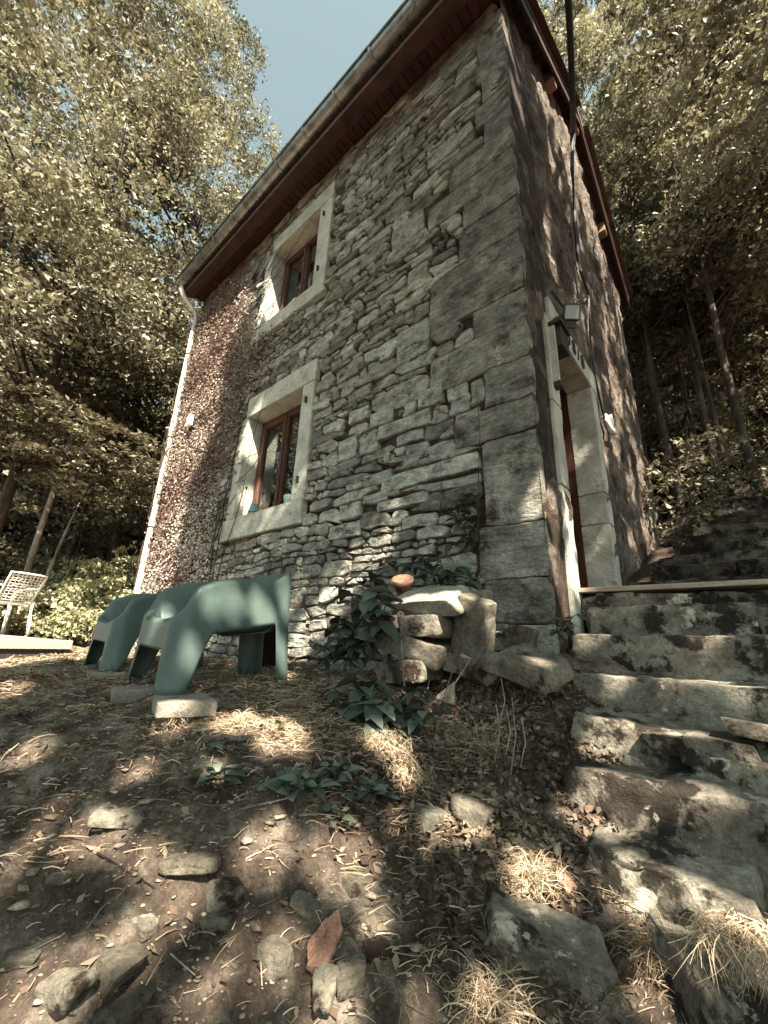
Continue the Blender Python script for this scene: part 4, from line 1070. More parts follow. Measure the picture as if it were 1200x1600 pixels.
SL = [(95, 1160, 60, 20, 'flat dark slab lying in dry grass at the left', .5), (190, 1275, 75, 26, 'broad flat grey slab sunk in the ground, centre left', .5), (735, 1270, 60, 36, 'pale stone in a sun fleck below the weeds', .4),
      (755, 1325, 36, 28, 'round reddish stone right of the pale stone', .4), (100, 1565, 62, 70, 'dark rounded stone at the lower left corner', .4), (185, 1510, 80, 34, 'long grey stone slanting in the lower left', .35),
      (300, 1350, 90, 26, 'long dark stone beside the round sun fleck', .4), (350, 1400, 55, 42, 'squarish brown stone right of the round sun fleck', .4), (165, 1440, 26, 22, 'small pale pebble-like stone lying left of centre', .4),
      (430, 1505, 56, 60, 'knobbly pale stone left of the terracotta shard', .4), (585, 1490, 40, 32, 'small angular stone right of the terracotta shard', .4), (548, 1540, 46, 60, 'pointed grey stone below the terracotta shard', .35),
      (630, 1490, 0, 0, '', 0), (340, 1445, 40, 26, 'flat dark chip beside the bare soil, centre bottom', .4), (470, 1415, 34, 30, 'rounded brown stone above the terracotta shard', .4), (225, 1450, 40, 30, 'dark stone between sun flecks at lower left', .4),
      (700, 1410, 30, 20, 'small pale broken stone in the middle of the soil', .4), (560, 1385, 44, 26, 'grey stone at the edge of the middle sun fleck', .45), (705, 1490, 34, 24, 'grey chip near the centre of the bottom edge', .4),
      (190, 1590, 60, 40, 'dark slab at the bottom edge, lower left', .4), (30, 1500, 50, 26, 'brown slab at the left edge', .4), (90, 1375, 34, 18, 'thin dark chip below the left sun flecks', .4),
      (605, 1380, 26, 18, 'tiny dark stone by the middle fleck', .4), (660, 1275, 60, 30, 'dark flat stone left of the pale stone', .45), (55, 1095, 50, 14, 'low flat slab near the deck edge', .5), (820, 1320, 40, 18, 'brown chip in front of the steps', .4)]
for k, (px, py, w_, h_, lab_, sk) in enumerate(SL):
    if w_: on_ground(px, py, w_, h_, 420+k, lab_, rot=(random.uniform(-.15, .15), random.uniform(-.15, .15), random.uniform(-.6, .6)), sink=sk, name='fallen_stone', **(dict(block=dict(res=.008, chip=.014, rough=.006, skew=.45)) if k % 3 else dict(boxy=5, sub=4, cuts=14)))
# terracotta shards: broken, slightly arched pieces of roof tile
def shard(px, py, pts, label, seed, mat=TERRA, rz=0, k=.72, tip=(.45, -.15)):
    g = hit(px, py); P = np.array(pts, float)*k; R2 = np.random.default_rng(seed)
    Q = []
    for a, b in zip(P, np.roll(P, -1, 0)):
        for t in np.linspace(0, 1, 7, endpoint=False): Q.append(a+(b-a)*t+R2.normal(size=2)*.0016)
    Q = np.array(Q); n_ = len(Q); c = Q.mean(0); arch = lambda X: -9*X[:, 0]**2*.35
    rings = []
    for (sc_, dz) in ((1.0, .0), (1.02, .006), (.985, .0125), (.6, .0135), (.02, .0135)):
        X = c+(Q-c)*sc_; zz_ = dz+arch(X)+R2.normal(size=n_)*.0006; rings.append(np.c_[X, zz_])
    rings.insert(0, np.c_[c+(Q-c)*.02, np.zeros(n_)+arch(c+(Q-c)*.02)])
    V = np.concatenate(rings); Fc = [(a*n_+i, a*n_+(i+1) % n_, (a+1)*n_+(i+1) % n_, (a+1)*n_+i) for a in range(len(rings)-1) for i in range(n_)]
    o = mesh_np('terracotta_shard', V, Fc, mat, smooth=False)
    o.location = (g[0], g[1], g[2]+.018); o.rotation_euler = (tip[0], tip[1], rz); tag(o, label, 'tile shard')
shard(504, 1492, [(-.045, -.06), (.01, -.075), (.06, .02), (.055, .085), (.01, .06), (-.05, .0)], 'large orange terracotta tile shard lying at the bottom centre', 1, rz=YAW+.1, k=.68)
shard(508, 1562, [(-.03, -.05), (.015, -.055), (.04, .03), (-.005, .05), (-.04, .03)], 'smaller brown terracotta shard just below the large one', 2, rz=YAW, mat=LEDGE, k=.7)
shard(884, 1395, [(-.03, -.03), (.03, -.03), (.02, .04), (-.02, .03)], 'terracotta chip leaning at the left of the straw tuft', 3, rz=YAW+.5)
# concrete pavers under the chairs
pv = [(275, 1095, 100, .25, 'pale concrete slab under the front legs of the near green chair'), (160, 1053, 60, .3, 'pale slab under the second green chair'), (205, 1078, 40, .26, 'broken slab between the two green chairs')]
for px, py, w_, s_, lab_ in pv:
    g = onZ(px, py, -.25); P_b, F_b = block_geo((s_, .20, .05), int(px), res=.012, chip=.012, rough=.004, skew=.12); o = mesh_np('paving_slab', P_b, F_b, PAVER, smooth=True); o.location = (g[0]+.02, g[1]+.02, -.262); o.rotation_euler = (0, 0, -.28); tag(o, lab_, 'paving slab')

# ------------------------------------------------------------------ green moulded chairs
def smooth01(t): t = np.clip(t, 0, 1); return t*t*(3-2*t)
def make_chair():
    Wd, D = .28, .63
    # plan loop from rear right, round the front, to rear left, and across the back
    plan = []
    rc = .07
    def seg(a, b, n): 
        for t in np.linspace(0, 1, n, endpoint=False): plan.append((a[0]+(b[0]-a[0])*t, a[1]+(b[1]-a[1])*t))
    def arc(c, a0, a1, n, r=rc):
        for t in np.linspace(a0, a1, n, endpoint=False): plan.append((c[0]+r*math.cos(t), c[1]+r*math.sin(t)))
    seg((Wd, D-.04), (Wd, rc), 60); arc((Wd-rc, rc), 0, -math.pi/2, 12); seg((Wd-rc, 0), (-Wd+rc, 0), 50); arc((-Wd+rc, rc), -math.pi/2, -math.pi, 12)
    seg((-Wd, rc), (-Wd, D-.04), 60); arc((-Wd+.04, D-.04), math.pi, math.pi/2, 6, .04); seg((-Wd+.04, D), (Wd-.04, D), 40); arc((Wd-.04, D-.04), math.pi/2, 0, 6, .04)
    P = np.array(plan); n = len(P); c = np.array([0, D*.55])
    x, y = P[:, 0], P[:, 1]
    side = np.abs(x)/Wd
    fr = np.clip(1-y/.02, 0, 1)       # on the front face
    # rim height: side arms sweep up from the front, back tall
    arm = np.interp(y, [0, .03, .08, .17, .28, .45, .54, .62], [.37, .41, .475, .515, .535, .54, .56, .615])
    frontrim = .33+.05*(np.abs(x)/Wd)**3
    wfront = smooth01((.06-y)/.06)
    rim = arm*(1-wfront)+frontrim*wfront
    isback = smooth01((y-(D-.02))/.02); rim = rim*(1-isback)+(.615-.02*(1-(np.abs(x)/Wd)**4))*isback
    rim = np.maximum(rim, 0)
    # underside: legs and arches
    low = np.zeros(n)
    sd = (np.abs(x) > Wd-.02) & (y > .05) & (y < D-.01)
    arch_s = .27+.06*np.clip((y-.2)/.5, 0, 1)
    g_s = smooth01((y-.055)/.13)**.75*smooth01((D-.06-y)/.04)
    low = np.where(sd, arch_s*g_s, low)
    fa_ = (y < .02); g_f = smooth01((Wd-.06-np.abs(x))/.045); low = np.where(fa_, .185*g_f, low)
    ba_ = (y > D-.01); low = np.where(ba_, .30*smooth01((Wd-.10-np.abs(x))/.05), low)
    inward = unit(np.stack([-(x-c[0])*.9, -(y-c[1])], 1))
    nrm_in = np.zeros((n, 2)); 
    tgt = np.roll(P, -1, 0)-np.roll(P, 1, 0); tgt = unit(tgt); nrm_in = np.stack([tgt[:, 1], -tgt[:, 0]], 1)
    if (nrm_in[10]*(c-P[10])).sum() < 0: nrm_in = -nrm_in
    rows = []
    def row(inw, z): rows.append(np.c_[P+nrm_in*np.asarray(inw).reshape(-1, 1), z])
    H = rim-low
    for t in np.linspace(0, 1, 12):
        zz_ = low+H*t
        flare = -.035*(1-zz_/.6)**2*(zz_ < .6)     # feet spread
        row(flare+.0*zz_, zz_-.02*(t == 1))
    for a in np.linspace(.25, 1, 4):
        an = a*math.pi; rr_ = .022*(1-fr*.4); row(rr_*(1-np.cos(an)), rim-.02+rr_*np.sin(an))
    seat = .27+.02*(1-y/D)
    inner = [(.3, .05), (.65, .065), (.9, .09), (1.0, .13)]
    for t, i_ in inner:
        z0_ = rim-.02; row(np.full(n, i_)+.0, z0_+(np.minimum(seat, z0_-.01)-z0_)*t)
    R0 = rows[-1]
    for t in (.35, .7, 1.0):
        cc = np.array([0, D*.52, 0]); Q = R0.copy(); Q[:, :2] = R0[:, :2]+(cc[:2]-R0[:, :2])*t*.98; Q[:, 2] = R0[:, 2]-.03*t; rows.append(Q)
    V = np.concatenate(rows); k = len(rows)
    Fc = [(a*n+j, a*n+(j+1) % n, (a+1)*n+(j+1) % n, (a+1)*n+j) for a in range(k-1) for j in range(n)]
    root = empty('garden_armchair')
    V[:, 0] *= 1-.30*np.clip(V[:, 1]/D, 0, 1)**1.3
    o = mesh_np('shell', V, Fc, GREENP, root, smooth=True)
    sm_ = o.modifiers.new('s', 'SOLIDIFY'); sm_.thickness = .007; sm_.offset = 0
    f_ = MB()
    for sx in (1, -1):
        pad = MB(); pad.box(sx*(Wd-.03)-.045, sx*(Wd-.03)+.045, -.025, .075, -.004, .006); pad.build('foot_pad', GREENP, root, bevel=.002)
    return root
ch = make_chair(); ch.scale = (.92, .92, .92)
CA = -.08   # turned a little towards the steps
def chair_at(o, px, py, z, a):
    g = onZ(px, py, z); cx_, sx_ = math.cos(a), math.sin(a)
    # near front foot at local (.38, 0)
    o.rotation_euler = (0, 0, a); o.location = (g[0]-.27*cx_, g[1]-.27*sx_, z); o.rotation_euler = (.035, .035, a)
chair_at(ch, 262, 1086, -.235, CA)
tag(ch, 'nearer of two green moulded plastic armchairs, its back to the house wall', 'chair', 'green moulded armchairs')
ch2 = ch.copy(); C.objects.link(ch2)
for k_ in list(ch.children):
    d_ = k_.copy(); C.objects.link(d_); d_.parent = ch2
chair_at(ch2, 168, 1050, -.235, CA+.02)
tag(ch2, 'farther green moulded plastic armchair, partly hidden behind the nearer one', 'chair', 'green moulded armchairs')
# black bin-like pot in the shade behind the near chair
bp_ = MB(); bp_.lathe([(0, 0), (.13, 0), (.16, .33), (.165, .33), (.165, .345), (.15, .345), (.14, .05), (0, .04)], (0, 0, 0), 22)
g = onZ(382, 1052, -.24)
o = bp_.build('plant_pot', DARKM, smooth=True); o.location = (g[0]-.18, g[1]+.25, -.24); tag(o, 'black pot in the shade under the near green chair', 'pot')

# ------------------------------------------------------------------ deck with white chairs and a table
dk = tag(empty('timber_deck', (-6.2, 1, -.2)), 'low sunlit timber deck at the left edge', 'deck')
DZ = -.10
def deck_pt(px, d):
    x_, y_ = at_dist(px, d); return np.array([x_, y_])
e0, e1 = deck_pt(-160, 4.75), deck_pt(117, 4.95)
ex = (e1-e0)/np.linalg.norm(e1-e0); ey = np.array([-ex[1], ex[0]])
if ey @ fwd[:2] < 0: ey = -ey
LW = float(np.linalg.norm(e1-e0)); dang = math.atan2(ex[1], ex[0])
dk.location = (e0[0], e0[1], DZ); dk.rotation_euler = (0, 0, dang)
sgn = 1 if abs((np.array([-math.sin(dang), math.cos(dang)]) - ey)).max() < .01 else -1
fb = MB(); fb.box(0, LW, -.03, -.004, -.075, .0); fb.build('edge_board', DECKW, dk, bevel=.003)
b_ = MB(); b_.box(0, LW, 0, .135, -.025, 0); b0 = b_.build('plank', DECKW, dk, bevel=.003)
for i in range(1, 34):
    o = b0.copy(); C.objects.link(o); o.parent = dk; o.location = (0, i*.142*sgn, 0)
jb = MB(); jb.box(.1, LW-.1, 0, 4.7, -.2, -.03); jb.build('joist', DARKM, dk)
def lattice(pf, nu, nv, th, name, parent):
    """organic net of struts over the patch pf(u,v)"""
    R = np.random.default_rng(nu*7+nv)
    pts = {}
    for i in range(nu+1):
        for j in range(nv+1):
            u = (i+(.5 if j % 2 and 0 < i < nu else 0)+R.uniform(-.22, .22)*(0 < i < nu))/nu; v = (j+R.uniform(-.2, .2)*(0 < j < nv))/nv
            pts[i, j] = pf(min(max(u, 0), 1), min(max(v, 0), 1))
    mb = MB()
    for i in range(nu+1):
        for j in range(nv+1):
            for di, dj in ((1, 0), (0, 1)):
                a, b = pts[i, j], pts.get((i+di, j+dj))
                if b is None: continue
                mb.tube([a, b], th, 4, cap=False)
    return mb.build(name, WHITEP, parent)
def white_chair():
    root = empty('lattice_chair')
    sw, sdp, sh, bh = .25, .42, .44, .84
    pb = lambda u, v: np.array([(u-.5)*2*(sw-.02*(1-v)), sdp+.02+.14*v+.03*(1-(2*u-1)**2)*1, sh+.03+v*(bh-sh-.03)])
    ps = lambda u, v: np.array([(u-.5)*2*sw, v*sdp, sh-.02*math.sin(v*math.pi)])
    lattice(pb, 9, 10, .007, 'backrest', root); lattice(ps, 9, 8, .007, 'seat', root)
    fr = MB(); fr.tube([pb(0, 0), pb(0, .5), pb(0, 1), pb(.25, 1), pb(.5, 1), pb(.75, 1), pb(1, 1), pb(1, .5), pb(1, 0)], .014, 8); fr.tube([ps(0, 0), ps(1, 0), ps(1, 1), ps(0, 1), ps(0, 0)], .015, 8); fr.build('frame', WHITEP, root, smooth=True)
    for x in (-1, 1):
        l = MB(); l.tube([(x*sw, .02, sh), (x*(sw+.02), -.01, 0)], [.028, .018], 8); l.build('leg', WHITEP, root, smooth=True)
        l = MB(); l.tube([(x*sw, sdp+.02, sh+.04), (x*(sw+.015), sdp+.03, .2), (x*(sw+.02), sdp+.07, 0)], [.03, .026, .02], 8); l.build('leg', WHITEP, root, smooth=True)
        l = MB(); l.tube([(x*sw, sdp+.06, .66), (x*(sw+.03), .25, .66), (x*(sw+.02), .03, .62), (x*sw, 0, sh)], .013, 8); l.build('armrest', WHITEP, root, smooth=True)
    return root
wc = white_chair(); p = deck_pt(-28, 7.9)
wc.location = (p[0], p[1], DZ); wc.rotation_euler = (0, 0, YAW+math.radians(180+62+14)); wc.scale = (.95,)*3; tag(wc, 'white openwork plastic chair in full sun on the deck, right of the table', 'chair', 'white chairs on the deck')
wc2 = wc.copy(); C.objects.link(wc2)
for k_ in list(wc.children): d_ = k_.copy(); C.objects.link(d_); d_.parent = wc2
p = deck_pt(-95, 7.8); wc2.location = (p[0], p[1], DZ); wc2.rotation_euler = (0, 0, YAW+math.radians(150)); tag(wc2, 'white openwork plastic chair cut off by the left edge of the picture', 'chair', 'white chairs on the deck')
tb_ = tag(empty('garden_table', tuple(deck_pt(-95, 8.8))+(DZ,)), 'grey slatted table top just showing at the left edge behind the chairs', 'table')
for i in range(7):
    b = MB(); b.box(-.75, .72, -.42+i*.125, -.42+i*.125+.115, .715, .74); b.build('slat', PAVER, tb_, bevel=.003)
for x in (-.65, .6):
    for y in (-.35, .35): b = MB(); b.box(x-.03, x+.03, y-.03, y+.03, 0, .714); b.build('leg', PAVER, tb_)
tb_.rotation_euler = (0, 0, YAW+.25)

# ------------------------------------------------------------------ pots on the lower sill, pot on the ledge
q = WIN[0]
pt = MB(); pt.lathe([(0, 0), (.04, 0), (.055, .085), (.06, .085), (.06, .10), (.05, .10), (.045, .09)], (0, 0, 0), 20); o = pt.build('teal_pot', TEALP, smooth=True); o.location = (-4.03, YF+.09, q['z0']+.075); tag(o, 'upturned teal striped pot at the left end of the lower window sill', 'pot')
o.rotation_euler = (math.pi, 0, 0); o.location.z = q['z0']+.16
pt = MB(); pt.lathe([(0, 0), (.055, 0), (.065, .03), (.055, .05), (.05, .1), (0, .1)], (0, 0, 0), 20); o = pt.build('terracotta_pot', TERRA, smooth=True); o.location = (-3.87, YF+.13, q['z0']+.0); tag(o, 'small terracotta pot beside the teal pot on the lower window sill', 'pot')
pt = MB(); pt.box(-.05, .05, -.05, .05, 0, .055); o = pt.build('pot_stand', TERRA, bevel=.008); o.location = (-4.03, YF+.09, q['z0']+.002); tag(o, 'dark block under the teal pot on the lower window sill', 'block')
pt = MB(); pt.lathe([(0, 0), (.05, 0), (.07, .13), (.062, .13), (.05, .02)], (0, 0, 0), 20); o = pt.build('teal_pot', TEALP, smooth=True); o.location = (-3.40, YF+.12, q['z0']+.0); tag(o, 'teal pot at the right end of the lower window sill', 'pot')
g = onY(631, 914, 1.98); pt = MB(); pt.lathe([(0, 0), (.045, 0), (.06, .07), (.068, .07), (.068, .095), (.055, .095), (.05, .02)], (0, 0, 0), 22); o = pt.build('terracotta_pot', TERRA, smooth=True); o.location = tuple(g-np.array([0, 0, .05])); o.rotation_euler = (.5, .3, 0); tag(o, 'tipped terracotta pot behind the left end of the pale ledge slab', 'pot')

# ------------------------------------------------------------------ broad-leaved weeds
def st(px, py, Y): return onY(px, py, Y)
leafy_plant('broadleaf_shrub', 'tall dark broad-leaved shrub in front of the wall, left of the stone ledge', st(585, 1030, 1.75), [st(580, 885, 1.68), st(555, 930, 1.66), st(600, 905, 1.7), st(610, 925, 1.62), st(545, 975, 1.64), st(590, 955, 1.6), st(535, 915, 1.7), st(560, 900, 1.62), st(520, 960, 1.6)], .135, nper=9)
leafy_plant('broadleaf_shrub', 'low dark broad-leaved shrub spilling over the bank below the ledge', st(560, 1120, 1.45), [st(520, 1075, 1.4), st(560, 1060, 1.42), st(500, 1120, 1.36), st(600, 1095, 1.4), st(465, 1130, 1.4), st(545, 1130, 1.35), st(590, 1060, 1.5), st(620, 1120, 1.42), st(480, 1090, 1.45), st(535, 1100, 1.3), st(575, 1100, 1.33), st(450, 1110, 1.45), st(610, 1150, 1.35)], .12, nper=9)
leafy_plant('broadleaf_shrub', 'dark leafy plant between the green chair and the tall shrub', st(530, 1030, 1.8), [st(520, 985, 1.78), st(545, 1000, 1.75), st(505, 1010, 1.75), st(560, 1010, 1.7), st(540, 965, 1.74), st(575, 985, 1.68), st(500, 1030, 1.68), st(550, 1040, 1.6)], .10, nper=8)
leafy_plant('broadleaf_shrub', 'leafy stems trailing down the bank between the low shrub and the hanging straw', st(640, 1100, 1.55), [st(600, 1160, 1.38), st(640, 1140, 1.42), st(670, 1120, 1.48), st(560, 1170, 1.35), st(610, 1100, 1.42), st(650, 1075, 1.5)], .085, nper=8)
leafy_plant('broadleaf_shrub', 'small leafy clump at the lower middle of the bank, around the rosettes', st(520, 1230, 1.2), [st(480, 1190, 1.15), st(520, 1180, 1.18), st(555, 1200, 1.16), st(450, 1220, 1.14), st(500, 1250, 1.1)], .06, nper=8)
bb_ = st(700, 905, 2.1)
leafy_plant('leafy_weed', 'dark leafy weed growing above the ledge slab against the quoins', bb_, [st(650, 870, 2.12), st(690, 862, 2.15), st(620, 885, 2.1), st(720, 885, 2.12), st(745, 905, 2.05), st(665, 895, 2.0), st(735, 915, 2.0), st(600, 880, 2.1), st(700, 890, 2.0)], .085, nper=8)
leafy_plant('leafy_weed', 'green sprig high on the wall below the long pale stone', st(746, 850, 2.2), [st(700, 795, 2.17), st(715, 765, 2.18), st(735, 770, 2.18), st(695, 775, 2.17), st(720, 790, 2.16), st(740, 810, 2.17), st(730, 840, 2.15), st(705, 850, 2.14), st(755, 850, 2.16)], .07, nper=8)
leafy_plant('leafy_weed', 'small rosette plant at the foot of the leaning ledge stone', st(775, 1000, 1.9), [st(760, 985, 1.88), st(785, 985, 1.88), st(800, 975, 1.9)], .04, nper=6)
leafy_plant('leafy_weed', 'dark weeds at the foot of the door jamb', st(880, 990, 2.15), [st(865, 965, 2.1), st(890, 975, 2.1), st(870, 985, 2.05), st(900, 960, 2.2)], .05, nper=6)
LW = [make_leaf_mesh('wide_leaf', 1, .85, .15, .7, 1, t) for t in (.3, .6, .95)]
# cabbage-like rosettes on the ground
def rosette(px, py, rpx, label, nl=46, sizek=.72, up=.4):
    g = hit(px, py); dd = float(g @ fwd); r_ = rpx*dd/F_PX
    root = tag(empty('rosette_weed', tuple(g)), label, 'weed', 'rosette weeds on the bank')
    for i in range(nl):
        an = i*2.4+random.uniform(-.2, .2); t = (i+1)/nl; dv = (math.cos(an), math.sin(an), up+1.1*(1-t)+random.uniform(-.3, .4))
        rj = r_*random.uniform(.05, .55); put_leaf(root, g, g+np.array([math.cos(an)*rj, math.sin(an)*rj, .012+.03*random.random()]), dv, r_*(.32+.42*t)*sizek*random.uniform(.7, 1.2), me=random.choice(LW), name='leaf')
    return root
rosette(470, 1240, 60, 'wide grey-green rosette weed at the middle of the bank')
rosette(520, 1225, 45, 'upright curly-leaved weed right of the wide rosette')
rosette(575, 1250, 45, 'dark rosette weed under the overhanging straw')
rosette(340, 1230, 60, 'ragged dark weed left of the big weeds')
rosette(360, 1180, 40, 'small dark weed above the ragged weed', nl=12)
rosette(420, 1150, 34, 'small weed near the sunlit straw below the chair', nl=10)
rosette(520, 1290, 34, 'small dark weed below the upright weed', nl=10)
rosette(590, 1130, 38, 'weed on the steep bank below the low shrub', nl=12, up=.1)
rosette(480, 1060, 30, 'small weed at the rear leg of the near green chair', nl=10)
rosette(560, 1520, 0.001, 'x', nl=0) if False else None
# one fallen green leaf with a stalk
g = hit(545, 1490); g = hit(628, 1500)
gl = tag(empty('green_leaf', tuple(g)), 'single grey-green oval leaf lying right of the terracotta shard', 'leaf')
put_leaf(gl, g, g+np.array([0, 0, .02]), (right2*-.1-up2*.2+np.array([0, 0, .2])), .075, me=LM[1], name='blade')

# ------------------------------------------------------------------ straw, twigs, grit
def frame_ok(P, m=60):
    u, v, d = proj(P); return (d > .2) & (u > -m) & (u < 1200+m) & (v > 860) & (v < 1600+m)
def strands(name, P, L_, wd, dirs, mat, seed, lift=.02, curl=.4, seg_=3, label=None, cat=None, kind='stuff', parent=None, tint=None):
    """curved narrow ribbons"""
    R = np.random.default_rng(seed); n = len(P); D = unit(dirs); side = unit(np.cross(D, R.normal(size=(n, 3)))); bend = unit(np.cross(D, side)+R.normal(size=(n, 3))*.3)
    V = []
    for k in range(seg_+1):
        t = k/seg_; c = P+D*(L_*t)[:, None]+bend*(curl*L_*t*(1-t)*2)[:, None]*1+np.array([0, 0, 1])*(lift*math.sin(math.pi*t)); ww = wd*(1-.75*t)
        V += [c-side*ww[:, None], c+side*ww[:, None]]
    V = np.stack(V, 1).reshape(-1, 3); m_ = 2*(seg_+1); i = np.arange(n)*m_; Fc = np.concatenate([np.stack([i+2*k, i+2*k+1, i+2*k+3, i+2*k+2], 1) for k in range(seg_)])
    t = R.random(n) if tint is None else np.clip(tint+R.normal(size=n)*.3, 0, 1)
    o = mesh_np(name, V, Fc, mat, parent, tint=np.repeat(t, m_))
    if kind: o['kind'] = kind
    if label: o['label'] = label
    return o
R = np.random.default_rng(77)
def scatter_xy(n, x0, x1, y0, y1, dfn=None):
    x = R.uniform(x0, x1, n); y = R.uniform(y0, y1, n); P = np.stack([x, y, hfull(x, y)], 1); k = frame_ok(P)
    k &= ~((x > -.72) & (y > 1.45)) 
    if dfn is not None: k &= R.random(n) < dfn(P)
    return P[k]
pn = lambda P: np.clip(.42+1.0*fbm(P*np.array([1, 1, 0]), 1.7, 12, 3)+np.clip((P[:, 1]-.75)*.5, -.15, .35), .22, 1)
P = scatter_xy(85000, -5.5, .8, .1, 2.2, pn); n = len(P); P[:, 2] += R.random(n)*.012
wind = fbm(P, 1.2, 15, 2)*3
D = np.stack([np.cos(wind)+R.normal(size=n)*.9, np.sin(wind)+R.normal(size=n)*.9, R.normal(size=n)*.12+.06], 1)
strands('dry_grass_litter', P, .025+.06*R.random(n)**2, (.0007+.0009*R.random(n))*(.7+.5*np.hypot(P[:, 0], P[:, 1])), D, STRAW, 1, lift=.004, curl=.25, label='dry straw and grass litter over the bare soil', tint=.35)
# fine chips and grit
def grit(name, P, size, seed, label, mat=PEBBLE):
    R2 = np.random.default_rng(seed); V0, F0 = ICO[1]; n = len(P); V = V0[None]*(size[:, None]*np.stack([1+.4*R2.random(n), .7+.4*R2.random(n), .18+.22*R2.random(n)], 1))[:, None]
    V = V*(1+.34*R2.normal(size=V.shape[:2])[..., None].clip(-1, 1)); a = R2.random(n)*6.28; c_, s_ = np.cos(a), np.sin(a)
    X = V[..., 0]*c_[:, None]-V[..., 1]*s_[:, None]; Y = V[..., 0]*s_[:, None]+V[..., 1]*c_[:, None]; V = np.stack([X, Y, V[..., 2]], -1)+P[:, None]
    Fc = (F0[None]+(np.arange(n)*len(V0))[:, None, None]).reshape(-1, 3)
    o = mesh_np(name, V.reshape(-1, 3), Fc, mat, tint=np.repeat(R2.random(n), len(V0))); o['kind'] = 'stuff'; o['label'] = label; return o
P = scatter_xy(36000, -3.2, .8, .1, 2.0, lambda P: np.clip(1.1-pn(P)*1.1, .25, 1)*np.clip(1.4-P[:, 1]*.45, .25, 1)); grit('grit', P, .0015+.0055*R.random(len(P))**2.5, 3, 'grit and crumbs of soil on the ground')
P = scatter_xy(1500, -3.0, .6, .1, 2.0, lambda P: np.clip(1.2-pn(P), .1, 1)); grit('gravel', P+np.array([0, 0, .003]), .006+.014*R.random(len(P))**2, 4, 'loose pale and dark gravel chips')
# fallen leaves
P = scatter_xy(9000, -5.5, .8, .1, 2.2, lambda P: .25+.6*np.clip((P[:, 0]+1.3)*1.2, 0, 1)); P[:, 2] += .006
leaves_obj('leaf_litter', P, .012+.026*R.random(len(P)), DEADLEAF, asp=.55, upbias=2.2, seed=9, kind='stuff')['label'] = 'small dead leaves scattered on the ground'
# litter and weeds on the shaded slope left of the steps
x = R.uniform(-1.35, -.40, 9000); y = R.uniform(.95, 2.2, 9000); P = np.stack([x, y, hfull(x, y)+.006+.02*R.random(9000)], 1); P = P[R.random(9000) < np.clip((P[:, 0]+1.35+.25*fbm(P, 3, 4, 2))*4, 0, 1)*np.clip((P[:, 1]-.9)*3, .1, 1)]
leaves_obj('slope_litter', P, .014+.024*R.random(len(P)), DEADLEAF, asp=.6, upbias=1.2, seed=10, kind='stuff', tfreq=3)['label'] = 'dead ivy leaves on the dark slope beside the steps'
# sparse green blades under the chairs
x = R.uniform(-4.2, -1.7, 2600); y = R.uniform(.7, 2.1, 2600); P = np.stack([x, y, hfull(x, y)], 1); P = P[fbm(P, 2.5, 19, 2) > .0]; n = len(P)
strands('grass_blades', P, .03+.06*R.random(n), .0012+.001*R.random(n), np.stack([R.normal(size=n)*.4, R.normal(size=n)*.4, np.ones(n)], 1), LEAFBIG, 5, lift=0, curl=.3, label='short grass blades around the chairs')
# straw tufts
def tuft(px, py, n, rad, L0, label, seed, lean=(0, 0, 0), up=.5, name='straw_tuft', z=0, Y=None, tint=.75, sq=.6):
    R2 = np.random.default_rng(seed); g = hit(px, py) if Y is None else onY(px, py, Y)
    a = R2.random(n)*6.28; r_ = rad*np.minimum(np.abs(R2.normal(size=n)), 1.25)*.85; dx = np.cos(a)*r_*right2[0]/math.hypot(right2[0], right2[1]) - np.sin(a)*r_*sq*right2[1]; dy = np.cos(a)*r_*right2[1]+np.sin(a)*r_*sq*right2[0]
    P = np.stack([dx, dy, R2.random(n)*.03+z], 1)
    if Y is None: P[:, 2] += hfull(g[0]+dx, g[1]+dy)-g[2]
    D = np.stack([R2.normal(size=n)+lean[0], R2.normal(size=n)+lean[1], R2.normal(size=n)*.16+up*.3+lean[2]], 1)
    o = strands(name, P, L0*(.25+.9*R2.random(n)), .0006+.0008*R2.random(n), D, STRAW, seed, lift=.008, curl=.3, seg_=3, tint=tint-.2, kind=None)
    o.location = tuple(g); tag(o, label, 'grass tuft', 'straw tufts'); return o
tuft(830, 1385, 700, .085, .075, 'pale straw tuft at the left of the lowest steps, lit by the sun', 31, up=.35)
tuft(772, 1590, 500, .07, .07, 'pale straw tuft at the bottom edge, below the flat boulder', 32)
tuft(1175, 1470, 900, .10, .10, 'sunlit straw hanging beside the lowest step at the right edge', 33, lean=(.2, -.3, -1.0), Y=1.32, sq=.5)
tuft(600, 1165, 800, .10, .11, 'dry straw hanging down the middle of the bank', 34, lean=(.3, -.5, -.9), up=0)
tuft(635, 1210, 700, .09, .10, 'dry straw fringe on the bank below the hanging straw', 35, lean=(.3, -.5, -.8), up=0)
tuft(440, 1150, 700, .12, .08, 'bright straw patch on the ground below the near chair', 36, up=.15)
tuft(375, 1135, 600, .14, .07, 'flattened straw left of the bright straw patch', 37, up=.1)
tuft(270, 1135, 700, .035, .06, 'thin straw near the slab under the near chair', 38, up=.1)
tuft(1010, 1500, 420, .045, .08, 'thin dry grass between the two bottom boulders', 39, up=.4, tint=.5)
tuft(760, 1180, 260, .12, .12, 'sparse dry stalks on the slope beside the steps', 40, up=.6, tint=.5)
